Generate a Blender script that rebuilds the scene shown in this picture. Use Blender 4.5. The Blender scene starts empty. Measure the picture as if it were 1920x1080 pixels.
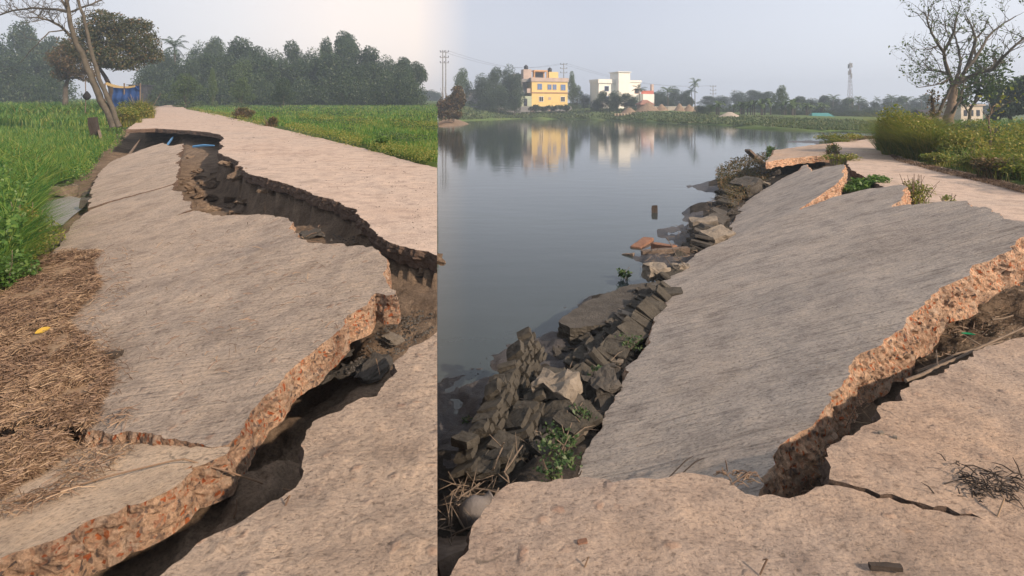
import bpy, bmesh, math, random
import numpy as np
from mathutils import Vector, noise
from mathutils.geometry import delaunay_2d_cdt
random.seed(7); rng = np.random.default_rng(7)
R = math.radians
scene = bpy.context.scene
col = scene.collection
# ------------------------------------------------------------ camera, sky, sun, exposure
CAMH, F, HOR = 1.6, 1100.0, 207.0
cam = bpy.data.cameras.new('camera'); camo = bpy.data.objects.new('camera', cam); col.objects.link(camo)
camo.location = (0, 0, CAMH); camo.rotation_euler = (R(90), 0, 0)
cam.sensor_width = 36; cam.lens = F/1920*36; cam.shift_y = -(540-HOR)/1920
cam.clip_start = 0.05; cam.clip_end = 5000
scene.camera = camo
SUN_EL, SUN_AZ = R(30), math.atan2(0.80, -0.60)       # azimuth measured from +Y towards +X
w = bpy.data.worlds.new('World'); scene.world = w; w.use_nodes = True
wn = w.node_tree; wn.nodes.clear()
def N(nt, typ, **kw):
    n = nt.nodes.new(typ)
    for k, v in kw.items(): setattr(n, k, v)
    return n
sky = N(wn, 'ShaderNodeTexSky', sky_type='NISHITA', sun_disc=False)
sky.sun_elevation = SUN_EL; sky.sun_rotation = SUN_AZ; sky.dust_density = 4; sky.air_density = 1.2; sky.ozone_density = 1.5
tc = N(wn, 'ShaderNodeTexCoord'); sep = N(wn, 'ShaderNodeSeparateXYZ'); wn.links.new(tc.outputs['Generated'], sep.inputs[0])
az = N(wn, 'ShaderNodeMath', operation='ARCTAN2'); wn.links.new(sep.outputs[0], az.inputs[0]); wn.links.new(sep.outputs[1], az.inputs[1])
r1 = N(wn, 'ShaderNodeValToRGB'); mr = N(wn, 'ShaderNodeMapRange'); mr.inputs[1].default_value = -0.9; mr.inputs[2].default_value = 0.9
wn.links.new(az.outputs[0], mr.inputs[0]); wn.links.new(mr.outputs[0], r1.inputs[0])
e = r1.color_ramp.elements; e[0].position = 0; e[0].color = (5.3, 5.4, 6.0, 1); e[1].position = 1; e[1].color = (6.8, 6.8, 7.3, 1)
for p_, c_ in ((.16, (5.7, 5.7, 6.2)), (.25, (7.2, 6.8, 6.8)), (.34, (8.9, 7.7, 7.0)), (.41, (9.1, 7.7, 6.8)), (.46, (5.0, 5.1, 5.8)), (.58, (4.8, 5.0, 5.8)), (.8, (6.2, 6.4, 7.1))):
    q_ = e.new(p_); q_.color = (*c_, 1)
mx = N(wn, 'ShaderNodeMix', data_type='RGBA'); mx.inputs[0].default_value = 0.82
wn.links.new(sky.outputs[0], mx.inputs[6]); wn.links.new(r1.outputs[0], mx.inputs[7])
# paler towards the horizon
el = N(wn, 'ShaderNodeMapRange'); el.inputs[1].default_value = 0; el.inputs[2].default_value = 0.5; el.inputs[3].default_value = 1.0; el.inputs[4].default_value = 0.72
wn.links.new(sep.outputs[2], el.inputs[0])
ml = N(wn, 'ShaderNodeVectorMath', operation='SCALE'); wn.links.new(mx.outputs[2], ml.inputs[0]); wn.links.new(el.outputs[0], ml.inputs['Scale'])
bg = N(wn, 'ShaderNodeBackground'); bg.inputs[1].default_value = 0.115
wo = N(wn, 'ShaderNodeOutputWorld'); wn.links.new(ml.outputs[0], bg.inputs[0]); wn.links.new(bg.outputs[0], wo.inputs[0])
sl = bpy.data.lights.new('sun', 'SUN'); sl.energy = 4.2; sl.angle = R(1.2); sl.color = (1, .78, .60)
so = bpy.data.objects.new('sun', sl); col.objects.link(so)
sd = Vector((math.sin(SUN_AZ)*math.cos(SUN_EL), math.cos(SUN_AZ)*math.cos(SUN_EL), math.sin(SUN_EL)))
so.rotation_euler = sd.to_track_quat('Z', 'Y').to_euler(); so.location = sd*60
scene.view_settings.view_transform = 'Standard'; scene.view_settings.look = 'None'
scene.view_settings.exposure = 0.55; scene.view_settings.gamma = 1
scene.render.engine = 'CYCLES'
scene.cycles.volume_bounces = 0; scene.cycles.max_bounces = 6; scene.cycles.transparent_max_bounces = 8

# ------------------------------------------------------------ helpers
SL = 0.0218                      # gentle rise of the land on the left
RL = (0, SL, 0)                  # planes are z = a X + b Y + c
SLL = (.213, .128+SL, -.31)
G0 = (0, 0, 0)
SR1 = (.32, -.164, -.16)
SR2 = (.40, -.19, -.38)
def P(px, py, pl=G0):
    u = (px-960)/F; v = (py-HOR)/F
    Y = (CAMH-pl[2])/(v+pl[0]*u+pl[1])
    return Vector((u*Y, Y, CAMH-v*Y))
def PZ(px, py, z, s=0):          # point at height z above the (sloped) land
    return P(px, py, (0, s, z))
def PD(px, py, Y):               # point at distance Y
    return Vector(((px-960)/F*Y, Y, CAMH-(py-HOR)/F*Y))
def tag(o, label=None, cat=None, group=None, kind=None):
    if label: o['label'] = label
    if cat: o['category'] = cat
    if group: o['group'] = group
    if kind: o['kind'] = kind
    return o
def empty(name, loc, rz=0):
    o = bpy.data.objects.new(name, None); col.objects.link(o); o.location = loc; o.rotation_euler = (0, 0, rz); o.empty_display_size = .3
    return o
def npmesh(name, V, Fl, counts, mats, tint=None, smooth=False, mi=None):
    V = np.asarray(V, dtype=np.float32); Fl = np.asarray(Fl, dtype=np.int32).ravel(); counts = np.asarray(counts, dtype=np.int32)
    me = bpy.data.meshes.new(name)
    me.vertices.add(len(V)); me.vertices.foreach_set('co', V.ravel())
    me.loops.add(len(Fl)); me.loops.foreach_set('vertex_index', Fl)
    me.polygons.add(len(counts)); st = np.concatenate([[0], np.cumsum(counts)[:-1]]).astype(np.int32)
    me.polygons.foreach_set('loop_start', st)
    me.polygons.foreach_set('loop_total', counts)
    for m in (mats if isinstance(mats, (list, tuple)) else [mats]): me.materials.append(m)
    if mi is not None: me.polygons.foreach_set('material_index', np.asarray(mi, dtype=np.int32))
    me.polygons.foreach_set('use_smooth', np.full(len(counts), bool(smooth)))
    if tint is not None:
        a = me.attributes.new('tint', 'FLOAT', 'POINT'); a.data.foreach_set('value', np.asarray(tint, dtype=np.float32))
    me.update(calc_edges=True); me.validate()
    return me
def link(name, me, parent=None, loc=None):
    o = bpy.data.objects.new(name, me); col.objects.link(o)
    if loc is not None: o.location = loc
    if parent: o.parent = parent
    return o
class MB:
    """collects shapes in one mesh"""
    def __init__(s): s.v = []; s.f = []; s.t = []
    def add(s, vs, fs, t=None):
        n = len(s.v); s.v += [tuple(p) for p in vs]; s.f += [[n+i for i in f] for f in fs]
        s.t += [random.random() if t is None else t]*len(vs)
    def box(s, x0, x1, y0, y1, z0, z1, M=None):
        vs = [Vector((x, y, z)) for z in (z0, z1) for y in (y0, y1) for x in (x0, x1)]
        if M: vs = [M(p) for p in vs]
        s.add(vs, [(0, 2, 3, 1), (4, 5, 7, 6), (0, 1, 5, 4), (1, 3, 7, 5), (3, 2, 6, 7), (2, 0, 4, 6)])
    def tube(s, pts, rad, n=6):
        pts = [Vector(p) for p in pts]
        if not isinstance(rad, (list, tuple)): rad = [rad]*len(pts)
        vs = []; up = Vector((.31, .17, .93))
        for i, p in enumerate(pts):
            d = (pts[min(i+1, len(pts)-1)]-pts[max(i-1, 0)]); d = d.normalized() if d.length > 1e-9 else Vector((0, 0, 1))
            a = d.cross(up)
            if a.length < .1: a = d.cross(Vector((1, 0, 0)))
            a.normalize(); b = d.cross(a)
            for k in range(n):
                th = 2*math.pi*k/n; vs.append(p+(a*math.cos(th)+b*math.sin(th))*rad[i])
        fs = [(i*n+k, i*n+(k+1) % n, (i+1)*n+(k+1) % n, (i+1)*n+k) for i in range(len(pts)-1) for k in range(n)]
        fs += [tuple(range(n)), tuple(range((len(pts)-1)*n, len(pts)*n))[::-1]]
        s.add(vs, fs)
    def build(s, name, m, parent=None, loc=None, smooth=False, origin=None):
        v = np.array(s.v, dtype=np.float32)
        if origin is not None: v = v-np.array(origin, dtype=np.float32)
        me = npmesh(name, v, [i for f in s.f for i in f], [len(f) for f in s.f], m, s.t, smooth)
        if smooth is False: pass
        return link(name, me, parent, loc if loc is not None else origin)
def nz(p, sc=1.0, o=3): return noise.fractal(Vector(p)*sc, 1.0, 2.0, o)
def dup(root, loc, rz, scale, label=None, group=None, cat=None):
    r = root.copy(); col.objects.link(r); r.location = loc; r.rotation_euler = (0, 0, rz); r.scale = scale if hasattr(scale, '__len__') else (scale,)*3
    if label: r['label'] = label
    if group: r['group'] = group
    if cat: r['category'] = cat
    for ch in list(root.children):
        c = ch.copy(); col.objects.link(c); c.parent = r
    return r
def setl(ob, l): ob['label'] = l; return ob

# ------------------------------------------------------------ materials
def newmat(name, rough=.85, spec=.25):
    m = bpy.data.materials.new(name); m.use_nodes = True; nt = m.node_tree
    b = nt.nodes['Principled BSDF']; b.inputs['Roughness'].default_value = rough; b.inputs['Specular IOR Level'].default_value = spec
    return m, nt, b
def ramp(nt, fac, stops):
    r = N(nt, 'ShaderNodeValToRGB'); el = r.color_ramp.elements
    el[0].position = stops[0][0]; el[0].color = (*stops[0][1], 1); el[1].position = stops[-1][0]; el[1].color = (*stops[-1][1], 1)
    for p, c in stops[1:-1]: x = el.new(p); x.color = (*c, 1)
    nt.links.new(fac, r.inputs[0]); return r.outputs[0]
def noi(nt, vec, sc, det=6, rough=.6, scale3=None):
    if scale3:
        mp = N(nt, 'ShaderNodeMapping'); mp.inputs['Scale'].default_value = scale3[0]; mp.inputs['Rotation'].default_value = scale3[1]
        nt.links.new(vec, mp.inputs[0]); vec = mp.outputs[0]
    n = N(nt, 'ShaderNodeTexNoise'); n.inputs['Scale'].default_value = sc; n.inputs['Detail'].default_value = det; n.inputs['Roughness'].default_value = rough
    nt.links.new(vec, n.inputs['Vector']); return n.outputs[0]
def mixc(nt, fac, a, b, mode='MIX'):
    m = N(nt, 'ShaderNodeMix', data_type='RGBA', blend_type=mode)
    for s_, v in ((0, fac), (6, a), (7, b)):
        if isinstance(v, (int, float)): m.inputs[s_].default_value = v
        elif isinstance(v, tuple): m.inputs[s_].default_value = (*v, 1)
        else: nt.links.new(v, m.inputs[s_])
    return m.outputs[2]
def bump(nt, b, hs):
    prev = None
    for h, st, dist in hs:
        bp = N(nt, 'ShaderNodeBump'); bp.inputs['Strength'].default_value = st; bp.inputs['Distance'].default_value = dist
        nt.links.new(h, bp.inputs['Height'])
        if prev is not None: nt.links.new(prev, bp.inputs['Normal'])
        prev = bp.outputs[0]
    nt.links.new(prev, b.inputs['Normal'])
def coord(nt): return N(nt, 'ShaderNodeNewGeometry').outputs['Position']
def concrete(name, c1, c2, c3, streak=None, chips=0.0, bumpk=1.0, ang=0.0):
    m, nt, b = newmat(name, .9, .2); v = coord(nt)
    big = noi(nt, v, .55, 5); mid = noi(nt, v, 4, 8, .7); fine = noi(nt, v, 45, 6, .75)
    c = ramp(nt, big, [(.3, c1), (.52, c2), (.72, c3)])
    c = mixc(nt, .75, c, ramp(nt, mid, [(.30, (.55, .54, .55)), (.5, (1, 1, 1)), (.72, (1.25, 1.2, 1.12))]), 'MULTIPLY')
    c = mixc(nt, .8, c, ramp(nt, fine, [(.3, (.42, .40, .39)), (.48, (1, 1, 1)), (.7, (1.3, 1.26, 1.2))]), 'MULTIPLY')
    hs = [(noi(nt, v, 6, 9, .8), .75*bumpk, .08), (fine, .8*bumpk, .015)]
    pt = noi(nt, v, 34, 3, .55, ((1, 1.5, 1), (0, 0, ang)))
    pit = ramp(nt, pt, [(.34, (.42, .40, .38)), (.42, (1, 1, 1)), (.64, (1, 1, 1)), (.72, (1.22, 1.18, 1.1))])
    c = mixc(nt, .55 if bumpk > .75 else .3, c, pit, 'MULTIPLY'); hs.append((pt, .6*bumpk, .025))
    if chips:
        vo = N(nt, 'ShaderNodeTexVoronoi'); vo.inputs['Scale'].default_value = 13; vo.inputs['Randomness'].default_value = 1
        wv = N(nt, 'ShaderNodeVectorMath', operation='ADD'); nt.links.new(v, wv.inputs[0])
        sc_ = N(nt, 'ShaderNodeVectorMath', operation='SCALE'); sc_.inputs['Scale'].default_value = .07
        n2 = N(nt, 'ShaderNodeTexNoise'); n2.inputs['Scale'].default_value = 12; nt.links.new(v, n2.inputs['Vector']); nt.links.new(n2.outputs[1], sc_.inputs[0]); nt.links.new(sc_.outputs[0], wv.inputs[1])
        nt.links.new(wv.outputs[0], vo.inputs['Vector'])
        lt = ramp(nt, vo.outputs['Distance'], [(.0, (1, 1, 1)), (.18, (1, 1, 1)), (.42, (0, 0, 0))])
        sp = N(nt, 'ShaderNodeSeparateColor'); nt.links.new(vo.outputs['Color'], sp.inputs[0])
        g = N(nt, 'ShaderNodeMath', operation='GREATER_THAN'); g.inputs[1].default_value = 1-chips; nt.links.new(sp.outputs[0], g.inputs[0])
        mu = N(nt, 'ShaderNodeMath', operation='MULTIPLY'); nt.links.new(lt, mu.inputs[0]); nt.links.new(g.outputs[0], mu.inputs[1])
        mk = N(nt, 'ShaderNodeMath', operation='MULTIPLY'); mk.inputs[1].default_value = .75; nt.links.new(mu.outputs[0], mk.inputs[0])
        c = mixc(nt, mk.outputs[0], c, mixc(nt, .6, c, ramp(nt, sp.outputs[1], [(0, (.36, .19, .12)), (.5, (.46, .29, .19)), (1, (.20, .17, .16))])))
        hs.append((mu.outputs[0], .6, .02))
    st_ = noi(nt, v, 1.7, 6, .65); c = mixc(nt, .6, c, ramp(nt, st_, [(.32, (.66, .64, .62)), (.46, (1, 1, 1)), (.62, (1, 1, 1)), (.74, (1.12, 1.08, 1.02))]), 'MULTIPLY')
    n3 = N(nt, 'ShaderNodeTexNoise'); n3.inputs['Scale'].default_value = 3; n3.inputs['Detail'].default_value = 6; nt.links.new(v, n3.inputs['Vector'])
    s3 = N(nt, 'ShaderNodeVectorMath', operation='SCALE'); s3.inputs['Scale'].default_value = .5; nt.links.new(n3.outputs[1], s3.inputs[0]); a3 = N(nt, 'ShaderNodeVectorMath', operation='ADD'); nt.links.new(v, a3.inputs[0]); nt.links.new(s3.outputs[0], a3.inputs[1])
    v3 = N(nt, 'ShaderNodeTexVoronoi', feature='DISTANCE_TO_EDGE'); v3.inputs['Scale'].default_value = .75; nt.links.new(a3.outputs[0], v3.inputs['Vector'])
    ck = ramp(nt, v3.outputs['Distance'], [(.0, (1, 1, 1)), (.0025, (1, 1, 1)), (.006, (0, 0, 0))]); mk3 = ramp(nt, noi(nt, v, .9, 2), [(.52, (0, 0, 0)), (.58, (1, 1, 1))])
    m3 = N(nt, 'ShaderNodeMath', operation='MULTIPLY'); nt.links.new(ck, m3.inputs[0]); nt.links.new(mk3, m3.inputs[1])
    m4 = N(nt, 'ShaderNodeMath', operation='MULTIPLY'); m4.inputs[1].default_value = .75 if not streak else 0; nt.links.new(m3.outputs[0], m4.inputs[0]); c = mixc(nt, m4.outputs[0], c, (.14, .115, .09))
    if streak:
        mp0 = N(nt, 'ShaderNodeMapping'); mp0.inputs['Rotation'].default_value = (0, 0, -ang); nt.links.new(v, mp0.inputs[0])
        s_ = noi(nt, mp0.outputs[0], 5, 4, .6, ((.22, 6.0, 1), (0, 0, 0)))
        c = mixc(nt, streak, c, ramp(nt, s_, [(.36, (.42, .41, .40)), (.45, (.93, .93, .93)), (.66, (1.15, 1.13, 1.1))]), 'MULTIPLY')
        hs.append((s_, .9, .05))
    nt.links.new(c, b.inputs['Base Color']); bump(nt, b, hs); return m
def broken(name, k=1.0, o_=.82):
    m, nt, b = newmat(name, .92, .15); v = coord(nt)
    n2 = N(nt, 'ShaderNodeTexNoise'); n2.inputs['Scale'].default_value = 18; nt.links.new(v, n2.inputs['Vector'])
    sc_ = N(nt, 'ShaderNodeVectorMath', operation='SCALE'); sc_.inputs['Scale'].default_value = .09; nt.links.new(n2.outputs[1], sc_.inputs[0])
    wv = N(nt, 'ShaderNodeVectorMath', operation='ADD'); nt.links.new(v, wv.inputs[0]); nt.links.new(sc_.outputs[0], wv.inputs[1])
    vo = N(nt, 'ShaderNodeTexVoronoi'); vo.inputs['Scale'].default_value = 36; nt.links.new(wv.outputs[0], vo.inputs['Vector'])
    sp = N(nt, 'ShaderNodeSeparateColor'); nt.links.new(vo.outputs['Color'], sp.inputs[0])
    chip = ramp(nt, sp.outputs[0], [(0, (.12*k, .095*k, .085*k)), (.2, (.24*k, .17*k, .13*k)), (.34, (.50*k, .33*k, .22*k)), (o_-.1, (.44*k, .24*k, .15*k)), (o_, (.46*k, .15*k, .055*k)), (1, (.34*k, .09*k, .035*k))])
    mort = ramp(nt, noi(nt, v, 30, 6, .7), [(.36, (.22*k, .15*k, .11*k)), (.5, (.50*k, .34*k, .23*k)), (.65, (.68*k, .48*k, .33*k))])
    c = mixc(nt, ramp(nt, vo.outputs['Distance'], [(.36, (0, 0, 0)), (.56, (1, 1, 1))]), chip, mort)
    c = mixc(nt, .9, c, ramp(nt, noi(nt, v, 4, 5), [(.32, (.48, .45, .45)), (.5, (1, 1, 1)), (.68, (1.3, 1.25, 1.18))]), 'MULTIPLY')
    c = mixc(nt, ramp(nt, noi(nt, v, 9, 4), [(.56, (0, 0, 0)), (.64, (.75, .75, .75))]), c, (.52*k, .40*k, .30*k))
    nt.links.new(c, b.inputs['Base Color'])
    bump(nt, b, [(noi(nt, v, 16, 8, .85), 1, .08), (vo.outputs['Distance'], .8, .02), (noi(nt, v, 70, 6, .8), 1, .02)]); return m
def earth(name, cs, bk=1.0, sc=3.0, rough=.95):
    m, nt, b = newmat(name, rough, .15); v = coord(nt)
    c = ramp(nt, noi(nt, v, sc, 8, .72), [(.3, cs[0]), (.52, cs[1]), (.75, cs[2])])
    c = mixc(nt, .7, c, ramp(nt, noi(nt, v, 40, 5, .8), [(.3, (.45, .45, .45)), (.55, (1.1, 1.1, 1.1))]), 'MULTIPLY')
    nt.links.new(c, b.inputs['Base Color'])
    bump(nt, b, [(noi(nt, v, 7, 8, .8), bk, .12), (noi(nt, v, 50, 5, .8), .8*bk, .02)]); return m
def leafm(name, stops, trans=.35, sc=.5):
    m = bpy.data.materials.new(name); m.use_nodes = True; nt = m.node_tree; nt.nodes.clear()
    at = N(nt, 'ShaderNodeAttribute', attribute_name='tint')
    tcn = N(nt, 'ShaderNodeTexCoord'); n_ = noi(nt, tcn.outputs['Object'], sc, 5, .65)
    ad = N(nt, 'ShaderNodeMath', operation='MULTIPLY_ADD'); ad.inputs[1].default_value = .45; nt.links.new(at.outputs['Fac'], ad.inputs[0])
    m2 = N(nt, 'ShaderNodeMath', operation='MULTIPLY'); m2.inputs[1].default_value = .62; nt.links.new(n_, m2.inputs[0]); nt.links.new(m2.outputs[0], ad.inputs[2])
    c = ramp(nt, ad.outputs[0], stops)
    d = N(nt, 'ShaderNodeBsdfDiffuse'); t = N(nt, 'ShaderNodeBsdfTranslucent'); g = N(nt, 'ShaderNodeBsdfGlossy'); g.inputs['Roughness'].default_value = .5; g.inputs[0].default_value = (.6, .6, .6, 1)
    nt.links.new(c, d.inputs[0]); nt.links.new(c, t.inputs[0])
    x = N(nt, 'ShaderNodeMixShader'); x.inputs[0].default_value = trans; nt.links.new(d.outputs[0], x.inputs[1]); nt.links.new(t.outputs[0], x.inputs[2])
    y = N(nt, 'ShaderNodeMixShader'); y.inputs[0].default_value = .04; nt.links.new(x.outputs[0], y.inputs[1]); nt.links.new(g.outputs[0], y.inputs[2])
    o = N(nt, 'ShaderNodeOutputMaterial'); nt.links.new(y.outputs[0], o.inputs[0]); return m
def plain(name, c, rough=.8, var=.35, sc=6, spec=.25, bk=.4):
    m, nt, b = newmat(name, rough, spec); v = N(nt, 'ShaderNodeTexCoord').outputs['Object']
    k0 = 1-var; k1 = 1+var*.6
    cc = ramp(nt, noi(nt, v, sc, 7, .7), [(.3, tuple(x*k0 for x in c)), (.6, c), (.8, tuple(min(1, x*k1) for x in c))])
    nt.links.new(cc, b.inputs['Base Color']); bump(nt, b, [(noi(nt, v, sc*4, 6, .7), bk, .03)]); return m
M = {}
M['roadL'] = concrete('pale_road_concrete', (.39, .30, .23), (.46, .365, .285), (.35, .295, .25), chips=.3, bumpk=1.0)
M['slabL'] = concrete('weathered_slab_concrete', (.44, .36, .29), (.52, .43, .35), (.38, .325, .28), chips=.18, bumpk=1.15, streak=.2, ang=R(-6))
M['roadF'] = concrete('worn_road_concrete', (.41, .32, .26), (.46, .37, .305), (.37, .31, .265), bumpk=.42)
M['slabF'] = concrete('smooth_tan_concrete', (.50, .385, .28), (.56, .44, .32), (.46, .375, .29), bumpk=.8)
M['roadR'] = concrete('dusty_pink_concrete', (.41, .30, .22), (.40, .315, .25), (.34, .285, .245), chips=.12, bumpk=.8)
M['slabR'] = concrete('brushed_grey_concrete', (.44, .385, .335), (.51, .455, .40), (.38, .345, .315), streak=.48, bumpk=.9, ang=R(-14))
M['edgeL'] = broken('broken_edge_brick_chips', 1.1, .85)
M['edgeR'] = broken('broken_edge_orange', 1.4, .86)
M['edgeD'] = earth('dark_cut_edge', ((.10, .07, .055), (.17, .12, .09), (.24, .17, .13)), .8, 8)
M['dirt'] = earth('brown_soil', ((.13, .092, .062), (.25, .185, .13), (.38, .295, .21)), 1.0, 2.5)
M['mud'] = earth('dark_bank_soil', ((.035, .032, .028), (.07, .062, .052), (.12, .10, .085)), 1.0, 4)
M['turf'] = earth('field_soil_under_grass', ((.05, .075, .02), (.07, .11, .025), (.11, .13, .04)), .6, .6)
M['bank'] = earth('grassy_bank', ((.06, .10, .03), (.10, .15, .04), (.17, .15, .08)), .6, .15)
M['wetmud'] = earth('wet_mud_flat', ((.05, .048, .05), (.085, .08, .08), (.12, .11, .10)), .6, 4, .45)
M['rock'] = plain('rubble_stone', (.085, .078, .068), .9, .5, 5, bk=.9)
M['rockl'] = plain('pale_broken_concrete', (.26, .225, .18), .9, .45, 6, bk=.9)
M['brick'] = plain('old_brick_masonry', (.085, .077, .062), .92, .6, 7, bk=1)
M['brickr'] = plain('reddish_brick', (.26, .14, .09), .9, .4, 8, bk=.8)
M['wood'] = plain('weathered_wood', (.17, .13, .10), .85, .5, 10)
M['bark'] = plain('tree_bark', (.10, .088, .068), .9, .5, 3)
M['barkpale'] = plain('pale_tree_bark', (.20, .15, .105), .9, .45, 2.2)
M['darkbark'] = plain('dark_bark', (.055, .043, .034), .9, .4, 3)
M['straw'] = leafm('dry_straw', [(.15, (.06, .038, .026)), (.5, (.20, .13, .085)), (.75, (.32, .225, .14)), (.95, (.50, .38, .25))], .15, 2)
M['twig'] = plain('dry_twig', (.20, .155, .115), .85, .4, 10)
M['grass'] = leafm('green_grass', [(.15, (.025, .085, .02)), (.4, (.06, .18, .03)), (.62, (.16, .27, .04)), (.85, (.36, .33, .09))], .45, .35)
M['bankg'] = leafm('far_bank_grass', [(.1, (.04, .07, .02)), (.5, (.075, .12, .035)), (.9, (.17, .17, .07))], .3, .08)
M['weed'] = leafm('yellowing_weeds', [(.1, (.045, .08, .015)), (.4, (.13, .19, .03)), (.65, (.28, .27, .05)), (.9, (.42, .30, .11))], .4, .8)
M['tree'] = leafm('tree_leaves', [(.1, (.016, .034, .018)), (.45, (.032, .062, .026)), (.8, (.065, .105, .038))], .25, .35)
M['treel'] = leafm('light_tree_leaves', [(.1, (.035, .065, .02)), (.45, (.07, .12, .035)), (.8, (.12, .17, .06))], .3, .35)
M['treeb'] = leafm('browning_leaves', [(.1, (.035, .045, .02)), (.4, (.075, .075, .03)), (.65, (.15, .10, .045)), (.9, (.24, .135, .06))], .3, .5)
M['treem'] = leafm('olive_tree_leaves', [(.1, (.03, .045, .02)), (.4, (.055, .075, .03)), (.7, (.10, .10, .04)), (.95, (.22, .13, .05))], .3, .4)
M['leafg'] = leafm('bright_green_leaves', [(.1, (.03, .08, .015)), (.5, (.08, .17, .03)), (.9, (.17, .26, .05))], .4, 3)
M['dark'] = plain('dark_interior', (.02, .02, .022), .9, .2, 3)
# water
m, nt, b = newmat('pond_water', .06, .5); b.inputs['IOR'].default_value = 1.33
v = coord(nt)
cc = ramp(nt, noi(nt, v, .12, 3), [(.3, (.030, .042, .042)), (.7, (.045, .058, .058))]); nt.links.new(cc, b.inputs['Base Color'])
bump(nt, b, [(noi(nt, v, .8, 3, .5, ((1, 2.2, 1), (0, 0, 0))), .10, .05), (noi(nt, v, 6, 3, .5), .05, .01)])
M['water'] = m

# ------------------------------------------------------------ outlines traced on their planes
def poly(pxs, pl): return [P(x, y, pl) for x, y in pxs]
def W(x, y, pl): return Vector((x, y, pl[0]*x+pl[1]*y+pl[2]))
def slab(name, pts, pl, th, mtop, medge, label, cat='slab', jit=.03, und=.015, flare=.0, group=None, rough=.03, kind=None, minseg=.02, rag=1.0, calm=None, fine=0):
    """broken concrete plate: pts = world outline on the plane"""
    out = []
    n = len(pts)
    for i in range(n):
        a, b_ = pts[i], pts[(i+1) % n]
        d = (b_-a).length; Ym = max(1.2, (a.y+b_.y)/2)
        k = max(1, int(d/max(minseg, .0055*Ym)))
        far = 1 if max(abs(a.x), abs(a.y)) < 60 else 0
        for q in range(k): out.append((a.lerp(b_, q/k)))
    ar = sum(out[i].x*out[(i+1) % len(out)].y-out[(i+1) % len(out)].x*out[i].y for i in range(len(out)))
    if ar < 0: out.reverse()
    m_ = len(out); sh = []
    for i in range(m_):
        p = out[i]; t = (out[(i+1) % m_]-out[i-1]); t.z = 0; t.normalize(); nn = Vector((t.y, -t.x, 0))
        cut = min(1, abs(p.x+.128*p.y)/.12)
        if calm and calm[0] < p.x < calm[1] and calm[2] < p.y < calm[3]: cut = .22
        j = cut*jit*(nz(p, 2.2, 5)*1.1+.55*nz(p+Vector((9, 3, 1)), 9*rag, 3))
        q = p+nn*j; q.z = pl[0]*q.x+pl[1]*q.y+pl[2]; sh.append((q, nn))
    o2 = [Vector((q.x, q.y)) for q, _ in sh]
    xs = [q.x for q in o2]; ys = [q.y for q in o2]
    ins = []
    y = max(min(ys), 0.5)
    poly_np = np.array([(q.x, q.y) for q in o2])
    cand = []
    while y < max(ys):
        g = .021 if fine and 1.7 < y < 4.2 else max(.09, .03*y); x = max(min(xs), -3.5 if fine else -1e9)
        while x < min(max(xs), 4.6 if fine else 1e9):
            cand.append((x+random.uniform(-.3, .3)*g, y+random.uniform(-.3, .3)*g)); x += g
        y += g
    if cand:
        cand = np.array(cand); cand = cand[inside(cand, poly_np)]
        # stay off the outline
        d = np.min(((cand[:, None, :]-poly_np[None, ::3, :])**2).sum(2), axis=1)**.5 if len(cand) < 6000 else np.ones(len(cand))
        cand = cand[d > .05]; ins = [Vector(c) for c in cand]
    allv = o2+ins
    res = delaunay_2d_cdt(allv, [(i, (i+1) % m_) for i in range(m_)], [], 0, 1e-5)
    rv, rf = res[0], res[2]
    cen = np.array([[(rv[f[0]].x+rv[f[1]].x+rv[f[2]].x)/3, (rv[f[0]].y+rv[f[1]].y+rv[f[2]].y)/3] for f in rf])
    keep = inside(cen, poly_np)
    rf = [f for f, k in zip(rf, keep) if k]
    def rel(x, y_):
        if not fine: return 0
        a_ = noise.noise(Vector((x*13, y_*13, 1))); b2 = noise.noise(Vector((x*26+3, y_*26, 4))); c2 = noise.noise(Vector((x*5, y_*5, 9)))
        return fine*(.35*a_+.9*max(0, a_-.22)+.5*max(0, b2-.15)-.6*max(0, -b2-.35))*(.55+.9*max(0, c2+.3))
    def zt(x, y_): return rel(x, y_)+pl[0]*x+pl[1]*y_+pl[2]+und*nz((x, y_, 3), .9, 3)+.25*und*nz((x, y_, 7), 6, 2)
    org = Vector((sum(xs)/m_, sum(ys)/m_, 0)); org.z = zt(org.x, org.y)-th
    root = empty(name, org)
    tag(root, label, cat, group, kind)
    V = [(q.x-org.x, q.y-org.y, zt(q.x, q.y)-org.z) for q in rv]
    me = npmesh('top_surface', V, [i for f in rf for i in f], [3]*len(rf), mtop, smooth=True); link('top_surface', me, root)
    rows = 13; V = []
    for r_ in range(rows+1):
        fr = r_/rows
        for (q, nn) in sh:
            z = zt(q.x, q.y)-th*fr
            off = flare*fr*th
            amp = rough*math.sin(math.pi*min(1, fr*1.15))**.6 if 0 < r_ else 0
            amp2 = amp*min(1, abs(q.x+.128*q.y)/.12)
            s_ = .8*nz((q.x*1.0, q.y, z*1.3), 6, 3)+1.0*abs(nz((q.x, q.y, z), 17, 3))-.5*abs(nz((q.x, q.y, z), 40, 2))
            bt = .25*th*nz((q.x, q.y, 0), 3, 3) if r_ == rows else 0
            p = Vector((q.x, q.y, z+bt))+nn*(off*min(1, abs(q.x+.128*q.y)/.12)+amp2*s_)
            V.append((p-org)[:])
    base = rows*m_
    Fs = [(r_*m_+i, (r_+1)*m_+i, (r_+1)*m_+(i+1) % m_, r_*m_+(i+1) % m_) for r_ in range(rows) for i in range(m_)]
    fl = [i for f in Fs for i in f]; cnt = [4]*len(Fs)
    # underside
    n0 = len(V); V += [(q.x-org.x, q.y-org.y, zt(q.x, q.y)-org.z-th*.98) for q in rv]
    fl += [n0+i for f in rf for i in f[::-1]]; cnt += [3]*len(rf)
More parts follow.
